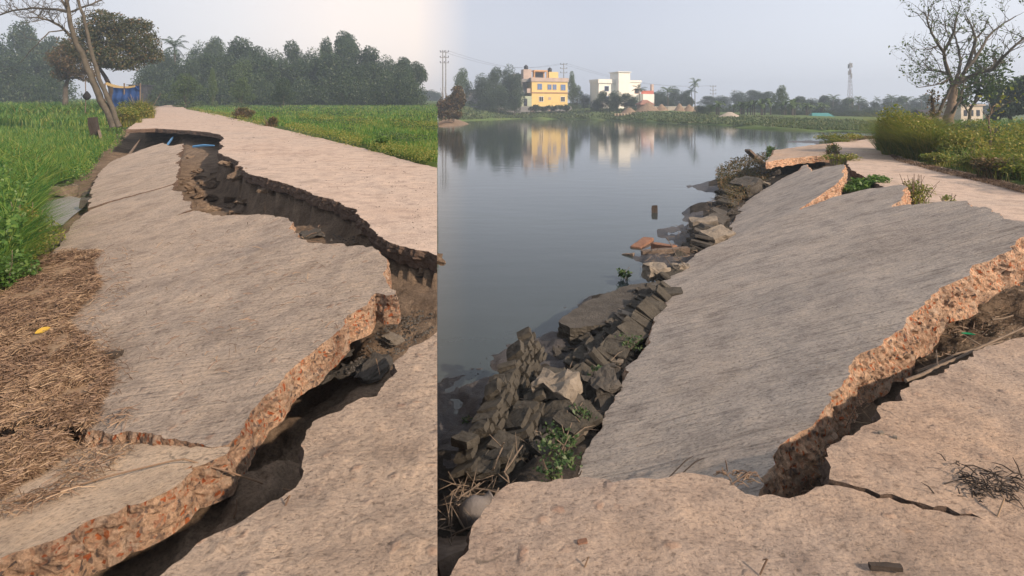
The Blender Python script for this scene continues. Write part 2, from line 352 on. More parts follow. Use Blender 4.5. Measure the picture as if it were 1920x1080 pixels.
    me = npmesh('broken_edge', V, fl, cnt, medge, smooth=False); link('broken_edge', me, root)
    return root, [(q.x, q.y) for q, _ in sh]
def inside(pts, pg):
    x, y = pts[:, 0], pts[:, 1]; c = np.zeros(len(pts), bool); n = len(pg); j = n-1
    for i in range(n):
        xi, yi = pg[i]; xj, yj = pg[j]
        if yi != yj:
            c ^= ((yi > y) != (yj > y)) & (x < (xj-xi)*(y-yi)/(yj-yi)+xi)
        j = i
    return c
seamX = lambda y: -.1275*y
# left place
o_road = poly([(819.5, 478), (780, 468), (740, 460), (715, 440), (672, 408), (668, 395), (620, 375), (560, 352), (520, 340), (462, 325), (455, 312), (440, 312), (452, 303), (415, 290), (408, 283), (420, 275), (410, 268), (420, 260), (412, 252), (385, 247), (340, 244), (290, 241), (238, 242), (262, 225), (278, 212), (296, 200), (318, 196.5), (338, 197.5), (350, 205), (410, 215), (480, 232), (540, 245), (600, 259), (660, 272), (700, 284), (760, 300), (819.5, 314)], RL)
o_near = poly([(300, 1085), (372, 1022), (440, 985), (470, 962), (522, 938), (548, 912), (565, 882), (556, 838), (570, 810), (592, 788), (640, 768), (655, 755), (700, 738), (745, 692), (738, 678), (775, 650), (819.5, 622)], RL)
o_near += [W(-.19, 1.5, RL), W(-.04, .3, RL), W(-.03, -2.5, RL), W(-3.5, -2.5, RL), W(-3.0, .8, RL), W(-1.9, 1.5, RL)]
o_main = poly([(172, 800), (120, 760), (40, 700), (40, 560), (70, 500), (112, 462), (190, 462), (260, 425), (362, 396), (405, 402), (470, 402), (535, 405), (548, 418), (540, 428), (560, 440), (578, 458), (640, 455), (705, 468), (722, 480), (728, 510), (742, 538), (744, 552), (705, 548), (690, 568), (655, 590), (640, 618), (600, 645), (560, 680), (520, 728), (500, 742), (468, 770), (440, 800), (424, 822), (400, 824), (330, 818), (250, 810)], SLL)
SL0 = (.18, -.133+SL, .445)
o_front = poly([(-10, 806), (100, 809), (172, 815), (200, 813), (215, 820), (250, 822), (290, 826), (310, 824), (330, 831), (365, 833), (395, 840), (418, 842), (412, 850), (385, 862), (345, 870), (325, 900), (270, 930), (240, 935), (215, 955), (160, 975), (120, 1000), (60, 1022), (0, 1048), (-60, 1075), (-200, 1130), (-260, 1000), (-120, 860)], SL0)
SLM = (SLL[0]*1.0, SLL[1]*1.0, SLL[2]+.02)
o_mid = poly([(175, 392), (215, 378), (270, 362), (326, 346), (322, 358), (340, 360), (342, 375), (358, 378), (360, 393), (300, 418), (258, 433), (190, 470), (110, 468), (118, 445), (140, 415)], SLL)
o_far = poly([(165, 392), (172, 350), (185, 325), (205, 305), (235, 292), (270, 278), (305, 268), (322, 273), (344, 270), (342, 282), (332, 290), (340, 300), (330, 305), (338, 315), (330, 325), (335, 335), (322, 345), (270, 360), (215, 376)], SLM)
# right place
o_n0 = poly([(838, 1085), (858, 1040), (876, 1010), (888, 975), (905, 955), (938, 920), (960, 912), (1000, 905), (1060, 900), (1090, 897), (1120, 903), (1150, 909), (1165, 902), (1215, 900), (1290, 893), (1325, 895), (1350, 904), (1372, 916), (1395, 932), (1422, 937), (1452, 931), (1480, 938), (1510, 930), (1550, 915), (1572, 917), (1600, 925), (1622, 928), (1645, 939), (1668, 939), (1690, 948), (1712, 950), (1730, 959), (1762, 962), (1790, 973), (1815, 974), (1850, 983), (1822, 970), (1800, 969), (1776, 956), (1750, 957), (1728, 950), (1700, 943), (1672, 932), (1650, 933), (1625, 921), (1600, 917), (1556, 904), (1556, 885), (1545, 865), (1562, 838), (1600, 812), (1640, 790), (1652, 765), (1690, 752), (1695, 712), (1760, 695), (1830, 668), (1842, 652), (1920, 634), (2060, 600)], G0)
o_n0 += [Vector((4.5, 3.0, 0)), Vector((6, -2.5, 0)), Vector((.06, -2.5, 0)), Vector((.05, .4, 0)), Vector((-.12, 1.4, 0))]
o_r1 = poly([(1072, 898), (1092, 855), (1135, 775), (1160, 740), (1175, 690), (1215, 640), (1232, 590), (1270, 548), (1236, 555), (1250, 520), (1290, 490), (1330, 462), (1368, 446), (1420, 425), (1500, 393), (1560, 370), (1610, 360), (1650, 352), (1690, 348), (1697, 352), (1690, 375), (1668, 388), (1700, 383), (1760, 378), (1815, 375), (1825, 385), (1850, 390), (1862, 402), (1875, 405), (1885, 414), (1930, 418), (1990, 420), (1985, 430), (1920, 448), (1880, 478), (1830, 500), (1800, 525), (1760, 540), (1740, 562), (1705, 590), (1700, 605), (1650, 640), (1602, 668), (1590, 700), (1555, 735), (1530, 775), (1490, 812), (1468, 835), (1462, 862), (1450, 890), (1436, 905), (1428, 945), (1300, 960), (1180, 955), (1100, 950)], SR1)
o_r2 = poly([(1369, 452), (1372, 425), (1380, 400), (1400, 378), (1440, 350), (1475, 330), (1500, 318), (1507, 308), (1515, 310), (1520, 322), (1545, 312), (1578, 308), (1584, 313), (1580, 330), (1565, 348), (1545, 362), (1520, 378), (1500, 395), (1470, 415), (1430, 440)], SR2)
SR3 = (.01, -.002, -.02)
o_r3 = poly([(1436, 304), (1450, 288), (1450, 282), (1475, 278), (1520, 272), (1560, 268), (1556, 276), (1548, 284), (1552, 292), (1520, 293), (1480, 297)], SR3)
o_rr = poly([(1562, 268), (1600, 264), (1640, 260), (1680, 258), (1760, 256), (1900, 256), (1900, 264), (1760, 268), (1690, 274), (1666, 280), (1685, 292), (1720, 303), (1780, 316), (1850, 333), (1920, 350), (2040, 382), (2040, 450), (1935, 455), (1900, 435), (1860, 425), (1800, 410), (1752, 395), (1700, 372), (1655, 350), (1628, 335), (1600, 320), (1588, 308), (1590, 298), (1575, 288)], G0)
road_l, q_road = slab('road', o_road, RL, .19, M['roadF'], M['edgeD'], None, None, jit=.05, und=.02, rough=.04, kind='structure', rag=1.4)
near_l, q_near = slab('concrete_slab', o_near, RL, .2, M['roadL'], M['edgeD'], 'tan rough-surfaced concrete slab in the lower centre, on the near side of the wide crack', fine=.016, jit=.04, und=.02)
main_l, q_main = slab('concrete_slab', o_main, SLL, .2, M['slabL'], M['edgeL'], 'large tilted grey-brown concrete slab with ragged orange brick edge, beside the dry straw', flare=.2, jit=.05, und=.03, rough=.035)
front_l, q_front = slab('concrete_slab', o_front, SL0, .19, M['slabF'], M['edgeL'], 'smooth tan slab piece in the bottom left corner, split off by a thin crack', flare=.2, jit=.05, und=.02, rough=.035)
mid_l, q_mid = slab('concrete_slab', o_mid, SLL, .18, M['slabL'], M['edgeD'], 'narrow tilted slab strip between the far slab and the largest left slab', jit=.04, und=.02)
far_l, q_far = slab('concrete_slab', o_far, SLM, .18, M['slabL'], M['edgeD'], 'smooth sunken slab farthest up the left road, below the dark cavity', jit=.05, und=.03)
near_r, q_n0 = slab('concrete_slab', o_n0, G0, .2, M['roadR'], M['edgeD'], 'orange-tan slab along the bottom right, with a thin branching crack', calm=(1.3, 1.95, 2.2, 2.58), fine=.011, jit=.04, und=.03)
big_r, q_r1 = slab('concrete_slab', o_r1, SR1, .30, M['slabR'], M['edgeR'], 'huge grey slab tilted towards the pond with bright orange broken edge', jit=.05, und=.03, flare=.18, rough=.042)
up_r, q_r2 = slab('concrete_slab', o_r2, SR2, .26, M['slabR'], M['edgeR'], 'grey slab with pointed tips tilted behind the huge pondside slab', jit=.05, und=.04, flare=.2, rough=.06)
flat_r, q_r3 = slab('concrete_slab', o_r3, SR3, .22, M['roadR'], M['edgeR'], 'small level slab jutting out over the water beside the leaning post', jit=.06, und=.02, rough=.05)
road_r, q_rr = slab('road', o_rr, G0, .16, M['roadF'], M['edgeD'], None, None, jit=.05, und=.02, kind='structure')

# ------------------------------------------------------------ terrain
def shep(X, Y, C, pw=3.2):
    num = np.zeros_like(X); den = np.zeros_like(X)
    for cx, cy, cz in C:
        s_ = .35+.05*cy
        d = ((X-cx)**2+(Y-cy)**2)/(s_*s_)+.05
        w_ = d**(-pw/2)*(1/s_)**.0
        num += w_*cz; den += w_
    return num/den
def fnoise(X, Y, sc, o=4, s_=0.0):
    return np.array([noise.fractal(Vector((x*sc+s_, y*sc, s_)), 1.0, 2.0, o) for x, y in zip(X.ravel(), Y.ravel())]).reshape(X.shape)
def grid_faces(nr, nc):
    i = np.arange(nr-1)[:, None]*nc+np.arange(nc-1)[None, :]
    return np.stack([i, i+1, i+nc+1, i+nc], -1).reshape(-1, 4)
# left land; control heights are relative to the rise SL*Y
CL = []
for px, py, z in [(600, 430, -.38), (700, 475, -.36), (640, 445, -.42), (790, 520, -.32), (760, 600, -.36), (700, 640, -.36), (800, 560, -.3), (655, 690, -.48), (600, 780, -.85), (640, 735, -.55), (690, 705, -.36), (735, 665, -.33),
                  (520, 860, -.6), (450, 950, -.46), (350, 1010, -.48), (200, 1075, -.52), (540, 900, -.5), (500, 900, -.46), (500, 420, -.7), (400, 340, -1.1), (450, 375, -1.0), (375, 300, -.8), (500, 385, -.8), (320, 265, -1.0), (260, 262, -1.1), (400, 262, -.36), (395, 278, -.4), (350, 262, -.45), (430, 320, -.7),
                  (245, 245, -1.3), (262, 250, -1.4), (290, 252, -1.3), (300, 262, -1.3), (330, 255, -1.1), (245, 275, -1.25), (225, 290, -1.2), (205, 300, -1.1), (225, 245, -.35), (100, 390, -1.02), (130, 360, -.9), (60, 300, -.75), (0, 250, -.7), (150, 250, -.6), (0, 400, -.8), (0, 500, -.85), (-150, 400, -.8), (60, 480, -.98), (-200, 600, -.8), (-100, 700, -.8), (-200, 900, -.7), (200, 225, -.2), (100, 210, -.3), (-100, 210, -.5),
                  (700, 260, -.02), (817, 280, 0), (600, 240, 0), (450, 210, 0), (817, 215, 0), (500, 200, 0), (200, 200, -.1), (0, 196, -.2), (180, 300, -.95), (120, 330, -.9)]:
    p = PZ(px, py, z, SL); CL.append((p.x, p.y, z))
for px in (235, 250, 270, 290, 310, 330):
    for dz in (-2.5, -.8, .6):
        p = P(px, 243, RL); CL.append((p.x*(p.y+dz)/p.y, p.y+dz, -1.45))
rows_y = np.concatenate([np.array([-3, -1, 0, .5, 1.0]), 1760/(np.arange(1330, 186, -5.0)-183), np.array([500, 700, 1000])])
uu = np.concatenate([np.linspace(-4, -1.05, 20), np.linspace(-1.0, -.1275, 170)])
Yg, Ug = np.meshgrid(rows_y, uu, indexing='ij')
Xg = Ug*np.maximum(Yg, .35)
Xn = Xg; Z = shep(Xg, Yg, CL)
near = (Yg < 40)
nf = fnoise(Xg, Yg, .9, 5, 2.0); nf2 = fnoise(Xg, Yg, 4.0, 4, 5.0)
fieldm = np.where(near, .5, 1)
flat_pts = np.stack([Xg.ravel(), Yg.ravel()], 1)
in_road = inside(flat_pts, np.array(q_road)).reshape(Xg.shape)
in_road &= inside(flat_pts-np.array([0, 1.3]), np.array(q_road)).reshape(Xg.shape) | (Yg < 24)
in_near = inside(flat_pts, np.array(q_near)).reshape(Xg.shape)
gapz = np.clip((-.25-Z)/.2, 0, 1)
Zd = Z+nf*.05+nf2*.07*gapz
# terraces in the eroded soil
tr = .11; q_ = Zd/tr; Zt = (np.floor(q_)+np.clip((q_-np.floor(q_)-.55)/.45, 0, 1)**1.2)*tr
Zd = np.where(gapz > .1, .35*Zd+.65*Zt, Zd)
Zd = np.where(in_road, -.2, Zd); Zd = np.where(in_near, np.minimum(Zd, -.21), Zd)
for q, pl, th in ((q_main, SLL, .2), (q_front, SL0, .19), (q_mid, SLL, .18), (q_far, SLM, .18)):
    ins_ = inside(flat_pts, np.array(q)).reshape(Xg.shape)
    lim = pl[0]*Xg+(pl[1]-SL)*Yg+pl[2]-th-.06
    Zd = np.where(ins_, np.minimum(np.maximum(Zd, lim-.6), lim), Zd)
Zs = Zd.copy()
for _ in range(3):
    p_ = np.pad(Zs, 1, mode='edge'); Zs = (p_[1:-1, 1:-1]*2+p_[:-2, 1:-1]+p_[2:, 1:-1]+p_[1:-1, :-2]+p_[1:-1, 2:])/6
Zs += .035*fnoise(Xg, Yg, 9.0, 3, 31.0)*(Yg < 14)
Zd = np.where(in_road | in_near, Zd, np.minimum(Zs, np.maximum(Zd, Zs-.04)))
Zl = Zd+SL*Yg
LV = np.stack([Xg, Yg, Zl], -1).reshape(-1, 3)
LF = grid_faces(*Xg.shape)
# material: soil in the breach, turf elsewhere
fieldpoly_r = [(p.x, p.y) for p in poly([(335, 196), (350, 203), (480, 228), (600, 255), (700, 280), (822, 310), (822, 184.5), (335, 184.5)], RL)]
fieldpoly_l = [(p.x, p.y) for p in poly([(-900, 640), (-300, 560), (40, 540), (60, 480), (75, 430), (60, 390), (90, 350), (150, 320), (190, 270), (225, 242), (262, 222), (296, 198), (300, 185), (-900, 185)], (0, SL, -.7))]
fc = LV[LF].mean(1)[:, :2]
mi = np.where(inside(fc, np.array(fieldpoly_r)) | inside(fc, np.array(fieldpoly_l)), 1, 0)
o = link('ground', npmesh('ground', LV, LF.ravel(), [4]*len(LF), [M['dirt'], M['turf']], smooth=True, mi=mi)); tag(o, kind='structure')
# the earth bank where this land drops to the pond
edge = [(X_, Y_, Z_) for X_, Y_, Z_ in zip(Xg[:, -1], Yg[:, -1], Zl[:, -1])]
BV, BF = [], []
for k in range(7):
    for i, (x, y, z) in enumerate(edge):
        f_ = k/6; lean = -(.02+.25*f_**1.3)*min(1, max(y, .1)/6)-abs(nz((x, y, k*.4), 1.5))*.06*(k > 0)
        BV.append((x+lean-(.02 if k else 0), y, z+(-3.2-z)*f_))
n_ = len(edge)
BF = [(k*n_+i, k*n_+i+1, (k+1)*n_+i+1, (k+1)*n_+i) for k in range(6) for i in range(n_-1)]
o = link('embankment', npmesh('embankment', BV, [i for f in BF for i in f], [4]*len(BF), M['dirt'], smooth=True)); tag(o, kind='structure')
# right land: bank, soil under the slabs and the verge
CR = []
for px, py, z in [(820, 1075, -.75), (860, 985, -.7), (900, 930, -.75), (830, 940, -.95), (822, 880, -1.0), (880, 860, -1.0), (905, 800, -1.02), (830, 835, -1.05), (870, 800, -1.06), (930, 730, -1.05), (920, 700, -1.10), (960, 680, -1.07), (1000, 690, -.98), (1060, 640, -1.03), (990, 655, -1.10), (1000, 780, -.75), (1060, 860, -.6), (1000, 890, -.6), (1100, 780, -.75), (1150, 700, -.8), (1180, 620, -.85),
                  (1080, 600, -1.15), (1040, 560, -1.6), (1150, 560, -.95), (1230, 560, -.85), (1180, 500, -1.15), (1150, 480, -1.5), (1240, 480, -1.0), (1260, 440, -1.1), (1220, 420, -1.6), (1330, 430, -.9), (1340, 380, -.85), (1300, 370, -1.15), (1260, 360, -1.7), (1380, 340, -.95), (1340, 325, -1.3), (1440, 320, -.6), (1420, 300, -1.1), (1390, 290, -1.6), (1500, 305, -.4), (1560, 325, -.35), (1450, 275, -1.3), (1480, 267, -1.5), (1550, 263, -1.0), (1560, 256, -1.6),
                  (1620, 345, -.25), (1600, 310, -.2), (1575, 290, -.15), (1620, 259, -.6), (1660, 254, -.8), (1720, 360, -.1), (1700, 370, -.15), (1760, 384, -.25),
                  (1500, 860, -.45), (1470, 915, -.5), (1550, 850, -.38), (1600, 800, -.36), (1650, 730, -.42), (1720, 690, -.4), (1700, 650, -.42), (1780, 620, -.34), (1850, 600, -.3), (1920, 570, -.28), (1880, 540, -.34), (1920, 520, -.3), (1860, 640, -.25), (2000, 520, -.2), (2050, 560, -.15), (1400, 930, -.5),
                  (1700, 285, .02), (1760, 300, .02), (1850, 325, .03), (1920, 340, .03), (1780, 255, .12), (1900, 255, .15), (1700, 245, .0), (2100, 300, .1), (2000, 360, .05), (2100, 450, .03), (1900, 240, .1), (1300, 1000, -.5), (1700, 1000, -.4), (1500, 450, -.9), (1300, 600, -1.0)]:
    p = PZ(px, py, z); CR.append((p.x, p.y, z))
for px, py in [(840, 700), (880, 640), (950, 600), (850, 500), (1000, 560), (1050, 450), (1000, 400), (900, 350), (1150, 400), (1200, 350), (1100, 300), (1250, 320), (1350, 290), (1300, 270), (1000, 280), (1400, 262), (1200, 255), (880, 300), (1480, 256), (1540, 252), (830, 740), (840, 620), (1100, 500), (830, 270), (1000, 250), (1300, 250), (1450, 250), (1620, 251), (1640, 250)]:
    p = PZ(px, py, -1.7); CR.append((p.x, p.y, -1.75))
rows_y = np.concatenate([np.array([-3, -1, 0, .5, 1.0, 1.5]), 1870/(np.arange(1180, 240, -4.0)-207)])
uu = np.concatenate([np.linspace(-.1265, 1.0, 250), np.linspace(1.05, 3.5, 16)])
Yg, Ug = np.meshgrid(rows_y, uu, indexing='ij'); Xg = Ug*np.maximum(Yg, .35)
Z = shep(Xg, Yg, CR)
nf = fnoise(Xg, Yg, 1.1, 5, 12.0); nf2 = fnoise(Xg, Yg, 5.0, 4, 15.0)
Z = Z+nf*.05+nf2*.05
flat_pts = np.stack([Xg.ravel(), Yg.ravel()], 1)
Z = np.where(inside(flat_pts, np.array(q_rr)).reshape(Xg.shape), -.18, Z)
Z = np.where(inside(flat_pts, np.array(q_n0)).reshape(Xg.shape), np.minimum(Z, -.23), Z)
for q, pl, th in ((q_r1, SR1, .3), (q_r2, SR2, .26), (q_r3, SR3, .22)):
    ins_ = inside(flat_pts, np.array(q)).reshape(Xg.shape); lim = pl[0]*Xg+pl[1]*Yg+pl[2]-th-.05
    Z = np.where(ins_, np.minimum(np.maximum(Z, lim-.5), lim), Z)
RV = np.stack([Xg, Yg, Z], -1).reshape(-1, 3); RF = grid_faces(*Xg.shape)
fc = RV[RF].mean(1)
pa, pb = P(1100, 1000), P(1560, 262)
side = (pb.x-pa.x)*(fc[:, 1]-pa.y)-(pb.y-pa.y)*(fc[:, 0]-pa.x)
verge = [(p.x, p.y) for p in poly([(1664, 284), (1690, 296), (1780, 320), (1920, 355), (2200, 430), (2600, 420), (2600, 245), (1660, 245)], G0)]
mi = np.where(fc[:, 2] < -.99, 2, np.where(inside(fc[:, :2], np.array(verge)), 3, np.where(side > -1.5, 1, 0)))
o = link('river_bank', npmesh('river_bank', RV, RF.ravel(), [4]*len(RF), [M['dirt'], M['mud'], M['wetmud'], M['turf']], smooth=True, mi=mi)); tag(o, kind='structure')
def rterr(x, y):
    i = np.argmin((RV[:, 0]-x)**2+(RV[:, 1]-y)**2); return RV[i, 2]
def lterr(x, y):
    i = np.argmin((LV[:, 0]-x)**2+(LV[:, 1]-y)**2); return LV[i, 2]
# water, far shore
o = link('water', npmesh('water', [(-.5, -6, -1.1), (500, -6, -1.1), (500, 900, -1.1), (-115.5, 900, -1.1)], [0, 1, 2, 3], [4], M['water'])); tag(o, kind='structure')
shore = [(822, 228.5), (880, 226), (960, 223), (1060, 223.5), (1160, 226), (1250, 231), (1330, 234), (1420, 238), (1480, 243), (1540, 245.5), (1600, 246.5), (1640, 248), (1720, 250), (1850, 252), (2100, 256), (2600, 262)]
SH = []
px_ = np.arange(822, 2600, 6.0); py_ = np.interp(px_, [s_[0] for s_ in shore], [s_[1] for s_ in shore])
prof = [(0, -1.5), (.4, -1.05), (3, -.75), (9, -.3), (20, .4), (40, 1.3), (90, 2.2), (250, 4), (700, 8)]
for x, y in zip(px_, py_):
    D = 2970/(y-207); D += 3*noise.noise(Vector((x*.03, 0, 0)))
    u = (x-960)/F; k = np.interp(x, [820, 1100, 1350, 1700, 2600], [1.7, 1.5, .75, .25, .25])
    for dd, z in prof:
        zz = -1.1+(z+1.1)*(k if dd > 1 else 1)+(.12*noise.noise(Vector((x*.1, dd*.3, 1))) if dd > 2 else 0)
        SH.append((u*(D+dd), D+dd, zz))
SF = grid_faces(len(px_), len(prof))[:, ::-1]
SHV = np.array(SH)
o = link('far_bank', npmesh('far_bank', SH, SF.ravel(), [4]*len(SF), M['bank'], smooth=True)); tag(o, kind='structure')
def sterr(x, y):
    i = np.argmin((SHV[:, 0]-x)**2+(SHV[:, 1]-y)**2); return SHV[i, 2]
# inlet water seen behind the spit, mud spit at the left
MBx = MB()
def blob(name, pxs, z, h, mat, kind='structure', pl=None):
    pts = [PZ(x, y, z) for x, y in pxs]; c = sum(pts, Vector())/len(pts); vs = []; n = len(pts)
    for k in range(5):
        f_ = k/4
        for p in pts:
            q = p.lerp(c, f_*.85); q.z = z+h*math.sin(f_*1.4)+.1*h*nz(q, .4); vs.append(q)
    fs = [(k*n+i, k*n+(i+1) % n, (k+1)*n+(i+1) % n, (k+1)*n+i) for k in range(4) for i in range(n)]+[tuple(range(4*n, 5*n))]
    mb = MB(); mb.add(vs, fs); o = mb.build(name, mat, origin=c, smooth=True); tag(o, kind=kind); return o
blob('mud_spit', [(822, 239), (840, 238), (862, 236), (880, 233), (872, 229), (850, 227), (822, 226)], -1.15, .9, M['dirt'])
blob('mud_spit', [(1370, 240.5), (1450, 243), (1520, 247.5), (1570, 249.5), (1540, 245.5), (1450, 240.5), (1380, 238)], -1.15, .35, M['bank'])

# haze
HX = (-420, 480); HY = (-12, 880)
mb = MB(); mb.box(HX[0], HX[1], HY[0], HY[1], -5, 42)
m = bpy.data.materials.new('haze'); m.use_nodes = True; nt = m.node_tree; nt.nodes.clear()
pv = N(nt, 'ShaderNodeVolumePrincipled'); pv.inputs['Density'].default_value = .0012; pv.inputs['Color'].default_value = (.66, .80, .96, 1); pv.inputs['Anisotropy'].default_value = .1
oo = N(nt, 'ShaderNodeOutputMaterial'); nt.links.new(pv.outputs[0], oo.inputs['Volume'])
hz = mb.build('haze', m); tag(hz, kind='stuff')
#STAGE2
M['creep'] = leafm('dull_creeper_leaves', [(.15, (.02, .05, .02)), (.5, (.05, .10, .03)), (.9, (.14, .18, .07))], .25, 3)
# ------------------------------------------------------------ vegetation builders
def quads(C, Nn, L, Wd, tint=None, droop=0):
    """leaf quads: centres, normals, lengths, widths"""
    n = len(C); Nn = Nn/np.linalg.norm(Nn, axis=1, keepdims=True)
    r = rng.normal(size=(n, 3)); A = np.cross(Nn, r); A /= np.linalg.norm(A, axis=1, keepdims=True)+1e-9; B = np.cross(Nn, A)
    a = A*(L/2)[:, None]; b_ = B*(Wd/2)[:, None]
    V = np.stack([C-a, C+b_-a*.1, C+a, C-b_-a*.1], 1).reshape(-1, 3)
    Fq = np.arange(4*n).reshape(-1, 4); t = np.repeat(rng.random(n) if tint is None else tint, 4)
    return V, Fq, t
def leafmesh(name, C, size, mat, up=.3, asp=.55, tint=None):
    C = np.asarray(C, float); n = len(C); Nn = rng.normal(size=(n, 3)); Nn[:, 2] += up*2
    L = size*(.6+.8*rng.random(n)); V, Fq, t = quads(C, Nn, L, L*asp, tint)
    return npmesh(name, V, Fq.ravel(), [4]*n, mat, t)
def crown_pts(lobes, n, hollow=.5, gap=.0):
    vol = np.array([r[0]*r[1]*r[2] for _, r in lobes])**.75; vol /= vol.sum(); out = []
    for (c, r), f in zip(lobes, vol):
        k = int(n*f*1.5)+5; d = rng.normal(size=(k, 3)); d /= np.linalg.norm(d, axis=1, keepdims=True)
        rad = hollow+(1-hollow)*rng.random(k)**.6
        ph = rng.random(3)*10
        lump = 1+.22*np.sin(d[:, 0]*5+ph[0])*np.sin(d[:, 1]*6+ph[1])*np.cos(d[:, 2]*5+ph[2])
        p = d*(rad*lump)[:, None]*np.array(r)+np.array(c)
        # clumping
        s_ = np.sin(p[:, 0]*2.2/max(r[0]*.25, .1)+ph[1])*np.sin(p[:, 1]*2.2/max(r[1]*.25, .1)+ph[2])*np.sin(p[:, 2]*2.2/max(r[2]*.25, .1)+ph[0])
        p = p[s_ > -.35-.6*rng.random(k)+gap]; out.append(p)
    return np.concatenate(out)
ORD = ['first', 'second', 'third', 'fourth', 'fifth', 'sixth', 'seventh', 'eighth', 'ninth', 'tenth', 'eleventh', 'twelfth', 'thirteenth', 'fourteenth', 'fifteenth', 'sixteenth', 'seventeenth', 'eighteenth', 'nineteenth', 'twentieth']
def ordl(n): return ORD[n] if n < 20 else 'twenty '+ORD[n-20]
def rand_lobes(h, w_, n=9, base=.3, flat=.8, seed=0):
    r_ = random.Random(seed); L = []
    for i in range(n):
        a = r_.random()*6.28; zz = base+(1-base)*r_.random()**.8; wd = math.sin(min(1, (1.08-zz)/(1-base)*1.1)*math.pi*.55)
        rr = w_*.5*wd*r_.random()**.5*.8
        s_ = w_*(.16+.14*r_.random()); L.append(((rr*math.cos(a), rr*math.sin(a), h*zz-s_*flat*.6), (s_, s_, s_*flat)))
    L.append(((0, 0, h*(base+1)/2), (w_*.33, w_*.33, h*(1-base)*.4))); return L
def make_tree(name, h, w_, n, size, mat, seed, base=.3, nl=10, bark='bark', trunk_r=.02, flat=.8, lean=(0, 0)):
    root = empty(name, (0, 0, 0)); L = rand_lobes(h, w_, nl, base, flat, seed)
    L = [((c[0]+lean[0]*c[2]/h, c[1]+lean[1]*c[2]/h, c[2]), r) for c, r in L]
    C = crown_pts(L, n); link('crown', leafmesh('crown', C, size, M[mat]), root)
    mb = MB(); r0 = h*trunk_r; r_ = random.Random(seed)
    top = h*base*1.3; P0 = [(0, 0, -.6), (.02*h*r_.uniform(-1, 1)+lean[0]*.2, 0, top*.5), (lean[0]*.5, lean[1]*.5, top)]
    mb.tube(P0, [r0*1.3, r0, r0*.75], 7)
    for c, r in L[:7]:
        a = Vector(P0[2]); c = Vector(c); mid = a.lerp(c, .5)+Vector((0, 0, -.04*h)); mb.tube([a, mid, c], [r0*.55, r0*.35, r0*.12], 5)
    mb.build('trunk', M[bark], root, smooth=True); return root
def make_palm(name, h, fr, seed, mat='tree', bark='bark', n=15, droop=.55):
    r_ = random.Random(seed); root = empty(name, (0, 0, 0)); mb = MB(); lx = r_.uniform(-.08, .08)*h
    pts = [(lx*(t/5)**2, 0, h*t/5-(.5 if t == 0 else 0)) for t in range(6)]; mb.tube(pts, [h*.022, .16, .15, .14, .13, .13], 7); mb.build('trunk', M[bark], root, smooth=True)
    C, Nn, L, Wd = [], [], [], []; mb = MB(); top = Vector(pts[-1])
    V = []; Fs = []
    for k in range(n):
        a = 6.283*k/n+r_.uniform(-.2, .2); el_ = r_.uniform(-.15, 1.2); prev = top; d = Vector((math.cos(a)*math.cos(el_), math.sin(a)*math.cos(el_), math.sin(el_)))
        side_ = Vector((-math.sin(a), math.cos(a), 0)); seg = 9
        for q in range(seg):
            d2 = (d-Vector((0, 0, 1))*droop*2.6*((q+.5)/seg)**1.3/ (1+.2)).normalized(); nx = prev+d2*(fr/seg)
            for sg in (-1, 1):
                for hh in (0, .5):
                    b0 = prev.lerp(nx, hh); ll = fr*.26*math.sin(math.pi*min(.97, (q+hh+.8)/(seg+.8)))+.05
                    tip = b0+(side_*sg*.8+d2*.55+Vector((0, 0, -.45+r_.uniform(-.2, .2))))*ll; wv = d2*fr*.022
                    i = len(V); V += [b0-wv, b0+wv, tip]; Fs.append((i, i+1, i+2))
            prev = nx
    tt = np.repeat(rng.random(len(Fs)), 3)
    link('fronds', npmesh('fronds', [tuple(v) for v in V], [i for f in Fs for i in f], [3]*len(Fs), M[mat], tt), root); return root
def make_banana(name, seed, mat='treel'):
    r_ = random.Random(seed); root = empty(name, (0, 0, 0)); mb = MB(); V = []; Fs = []
    for s_ in range(4):
        x, y = r_.uniform(-1.6, 1.6), r_.uniform(-1, 1); h = r_.uniform(1.6, 2.6); mb = MB(); mb.tube([(x, y, -.4), (x, y, h)], [.16, .09], 6); mb.build('stem', M['bark'], root)
        for k in range(8):
            a = r_.random()*6.28; el_ = r_.uniform(.3, 1.2); d = Vector((math.cos(a)*math.cos(el_), math.sin(a)*math.cos(el_), math.sin(el_))); prev = Vector((x, y, h)); sd_ = Vector((-math.sin(a), math.cos(a), 0)); pl_ = prev+sd_*.05; pr = prev-sd_*.05
            for q in range(5):
                dd = (d-Vector((0, 0, 1))*.35*q).normalized(); nx = prev+dd*.5; w_ = .34*math.sin(math.pi*min(1, (q+1.3)/5.6)); a1, b1 = nx+sd_*w_, nx-sd_*w_
                i = len(V); V += [pl_, pr, b1, a1]; Fs.append((i, i+1, i+2, i+3)); pl_, pr, prev = a1, b1, nx
    link('leaves', npmesh('leaves', [tuple(v) for v in V], [i for f in Fs for i in f], [4]*len(Fs), M[mat], np.repeat(rng.random(len(Fs)), 4)), root); return root
